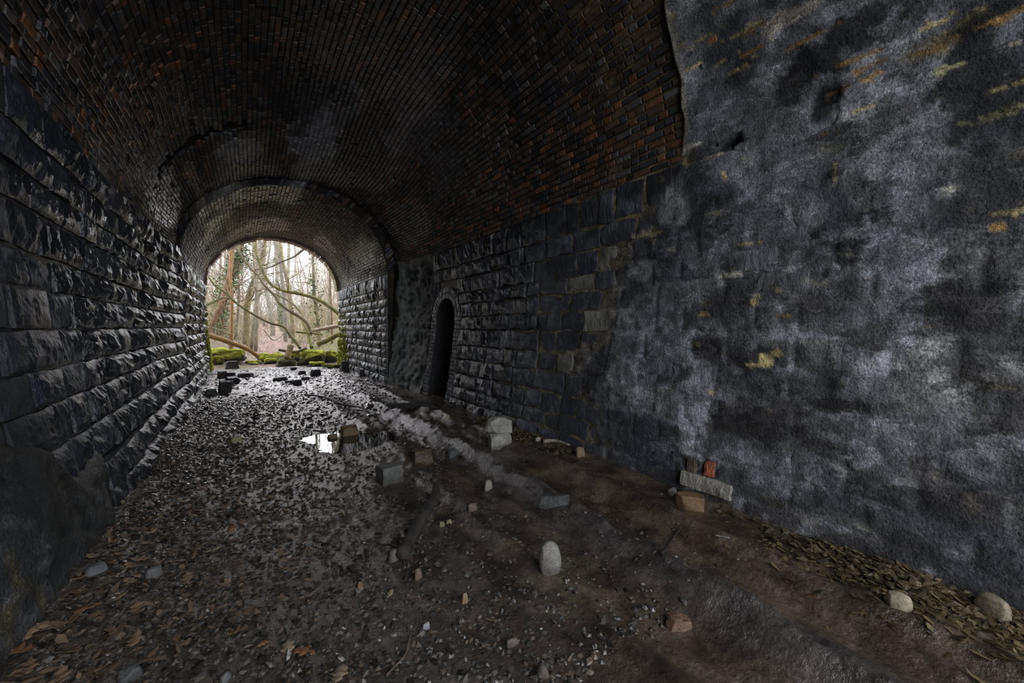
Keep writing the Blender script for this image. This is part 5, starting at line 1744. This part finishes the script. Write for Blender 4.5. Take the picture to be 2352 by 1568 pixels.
# copied slender trees filling the wood
def proto_tree(seed, hgt, r0, base):
    r = np.random.default_rng(seed)
    pts = [np.zeros(3)]
    d = np.array((r.normal(0, 0.08), r.normal(0, 0.08), 1.0))
    for k in range(6):
        d = d + np.array((r.normal(0, 0.09), r.normal(0, 0.09), 0)); d /= np.linalg.norm(d)
        pts.append(pts[-1] + d * hgt / 6)
    path = smooth_path(pts, 3)
    V, f = tube(path, r0, r0 * 0.3, 7, seed, 0.12, True)
    tr = mesh_from('trunk', V, f, M['tree'], np.asarray(base) * (0.6 + 0.8 * fbm(V * np.array((4, 4, 1.5)), 3, 5)[:, None]), 0.1)
    V, f = twig_set(r, path, r0, 34, hgt * 0.17, 0.2, 0.8, 3)
    br = mesh_from('branches', V, f, M['tree'], np.asarray(base) * (0.75 + 0.5 * r.random((len(V), 1))), 0.1)
    return tr, br


PROTO = [proto_tree(500, 13, 0.08, (0.33, 0.28, 0.22)), proto_tree(501, 15, 0.10, (0.30, 0.25, 0.19)), proto_tree(502, 10, 0.06, (0.36, 0.29, 0.22)), proto_tree(503, 17, 0.12, (0.33, 0.30, 0.26)), proto_tree(504, 8, 0.04, (0.36, 0.27, 0.20))]
rt = np.random.default_rng(77)
for i in range(85):
    y = 23 + 60 * rt.random() ** 1.1
    u = rt.random()
    x = (-0.06 * y - 1.0) + u * (0.245 * y + 2.0)
    if abs(x - 1.3 - 0.03 * (y - 18)) < 0.9 and y < 42: continue
    k = int(rt.integers(0, 5))
    root = empty('slender_tree', (x, y, float(outside_h(x, y)) - 0.08))
    root.rotation_euler = (0, 0, rt.uniform(0, 6.28))
    s = rt.uniform(0.75, 1.2)
    root.scale = (s, s, s)
    for nm, me in zip(('trunk', 'branches'), PROTO[k]):
        ch = add_obj(nm, me, root)
        if nm == 'branches': ch['kind'] = 'stuff'
    kind_ = ('slender grey-brown bare tree', 'tall bare brown tree', 'thin pale young tree', 'tall pale grey tree', 'low thin bare sapling')[k]
    where_ = 'close behind the fallen branches' if y < 33 else ('in the middle of the wood' if y < 52 else 'far back in the wood')
    tag(root, kind_ + ' ' + where_, 'tree', kind_ + 's ' + where_)

# brushwood too thick to count
def brush(name, label, n, ya, yb, la, lb, base, seed, rad=0.006):
    r = np.random.default_rng(seed)
    parts = []
    for _ in range(n):
        y = ya + (yb - ya) * r.random()
        x = (-0.06 * y - 1.0) + r.random() * (0.25 * y + 2.0)
        if abs(x - 1.3 - 0.03 * (y - 18)) < 1.1 and y < 40 and r.random() < 0.85: continue
        p = np.array((x, y, float(outside_h(x, y)) - 0.03))
        d = np.array((r.normal(0, 0.5), r.normal(0, 0.5), 1.0)); d /= np.linalg.norm(d)
        l = r.uniform(la, lb)
        q = [p]
        for k in range(4):
            d = d + r.normal(0, 0.22, 3); d /= np.linalg.norm(d)
            q.append(q[-1] + d * l / 4)
        rr = rad * r.uniform(0.6, 1.5) * (y / 20)
        parts.append(tube(np.array(q), rr, rr * 0.4, 3, 0, 0, False))
    V, f = join(parts)
    tag(add_obj(name, mesh_from(name, V, f, M['tree'], np.asarray(base) * (0.6 + 0.8 * np.repeat(r.random((len(V) // 15 + 1, 1)), 15, 0)[:len(V)]), 0.1)), label, 'brushwood', None, 'stuff')


brush('brushwood', 'tangled bare undergrowth stems on the banks beyond the mouth', 1500, 19.8, 34, 0.8, 3.2, (0.30, 0.235, 0.13), 601)
brush('distant_thicket', 'pale haze of bare stems far back in the wood', 2300, 34, 95, 3.0, 11.0, (0.33, 0.265, 0.20), 602, 0.0042)

# moss growing on the two jambs
def moss_growth(side, label, n, seed):
    r = np.random.default_rng(seed)
    b = B_END - np.abs(r.normal(0, 0.8 if side > 0 else 0.25, n)); z = np.abs(r.normal(0, 0.75, n)) * r.random(n) ** 0.4
    keep = (b > 14.6) & (z < 2.2)
    b, z = b[keep], z[keep]
    P = wall_pt(side, b, z, 0.05 + r.uniform(0, 0.09 if side < 0 else 0.04, len(b)) * sstep(1.6, 0.2, z))
    P0, F0 = oct_P, oct_F
    s = r.uniform(0.02, 0.055, len(b))
    Q = P0[None] * (1 + (r.random((len(b), len(P0), 1)) - 0.5) * 0.7) * s[:, None, None] * np.array((0.7, 1, 1.3))
    V = (P[:, None] + Q).reshape(-1, 3)
    fc = (F0[None] + (np.arange(len(b)) * len(P0))[:, None, None]).reshape(-1, 3)
    col = np.repeat(np.array((0.36, 0.34, 0.035)) * r.uniform(0.3, 1.3, (len(b), 1)), len(P0), 0)
    tag(add_obj('moss', mesh_from('moss', V, fc, M['moss'], col, 0.0, True)), label, 'moss', None, 'stuff')


moss_growth(-1, 'bright yellow-green moss hanging on the left jamb of the mouth', 1300, 701)
moss_growth(1, 'yellow-green moss spreading over the right jamb of the mouth', 900, 702)
r = np.random.default_rng(710)
fp = gpt(716, 800, 0.0)
fp = at_b(716, 801, 18.3)
parts = []
root = tag(empty('fern', fp), 'small bright green fern on top of the largest boulder', 'fern')
for k in range(9):
    a = k * 0.7
    d = np.array((math.cos(a) * 0.5, math.sin(a) * 0.5, 0.8))
    mid = [fp * 0 + d * 0.22 * t - np.array((0, 0, 0.25 * t * t * 0.22)) for t in np.linspace(0, 1, 6)]
    mid = np.array(mid)
    sd = np.array((-math.sin(a), math.cos(a), 0)) * 0.045
    wv = np.array((0.3, 0.8, 1.0, 0.8, 0.5, 0.05))[:, None]
    V = np.concatenate((mid - sd * wv, mid + np.array((0, 0, 0.01)), mid + sd * wv))
    f = []
    for i in range(5): f += [(i, i + 1, 7 + i, 6 + i), (6 + i, 7 + i, 13 + i, 12 + i)]
    add_obj('frond', mesh_from('frond', V, f, M['green'], np.broadcast_to((0.12, 0.30, 0.03), (len(V), 3)), 0.2), root)
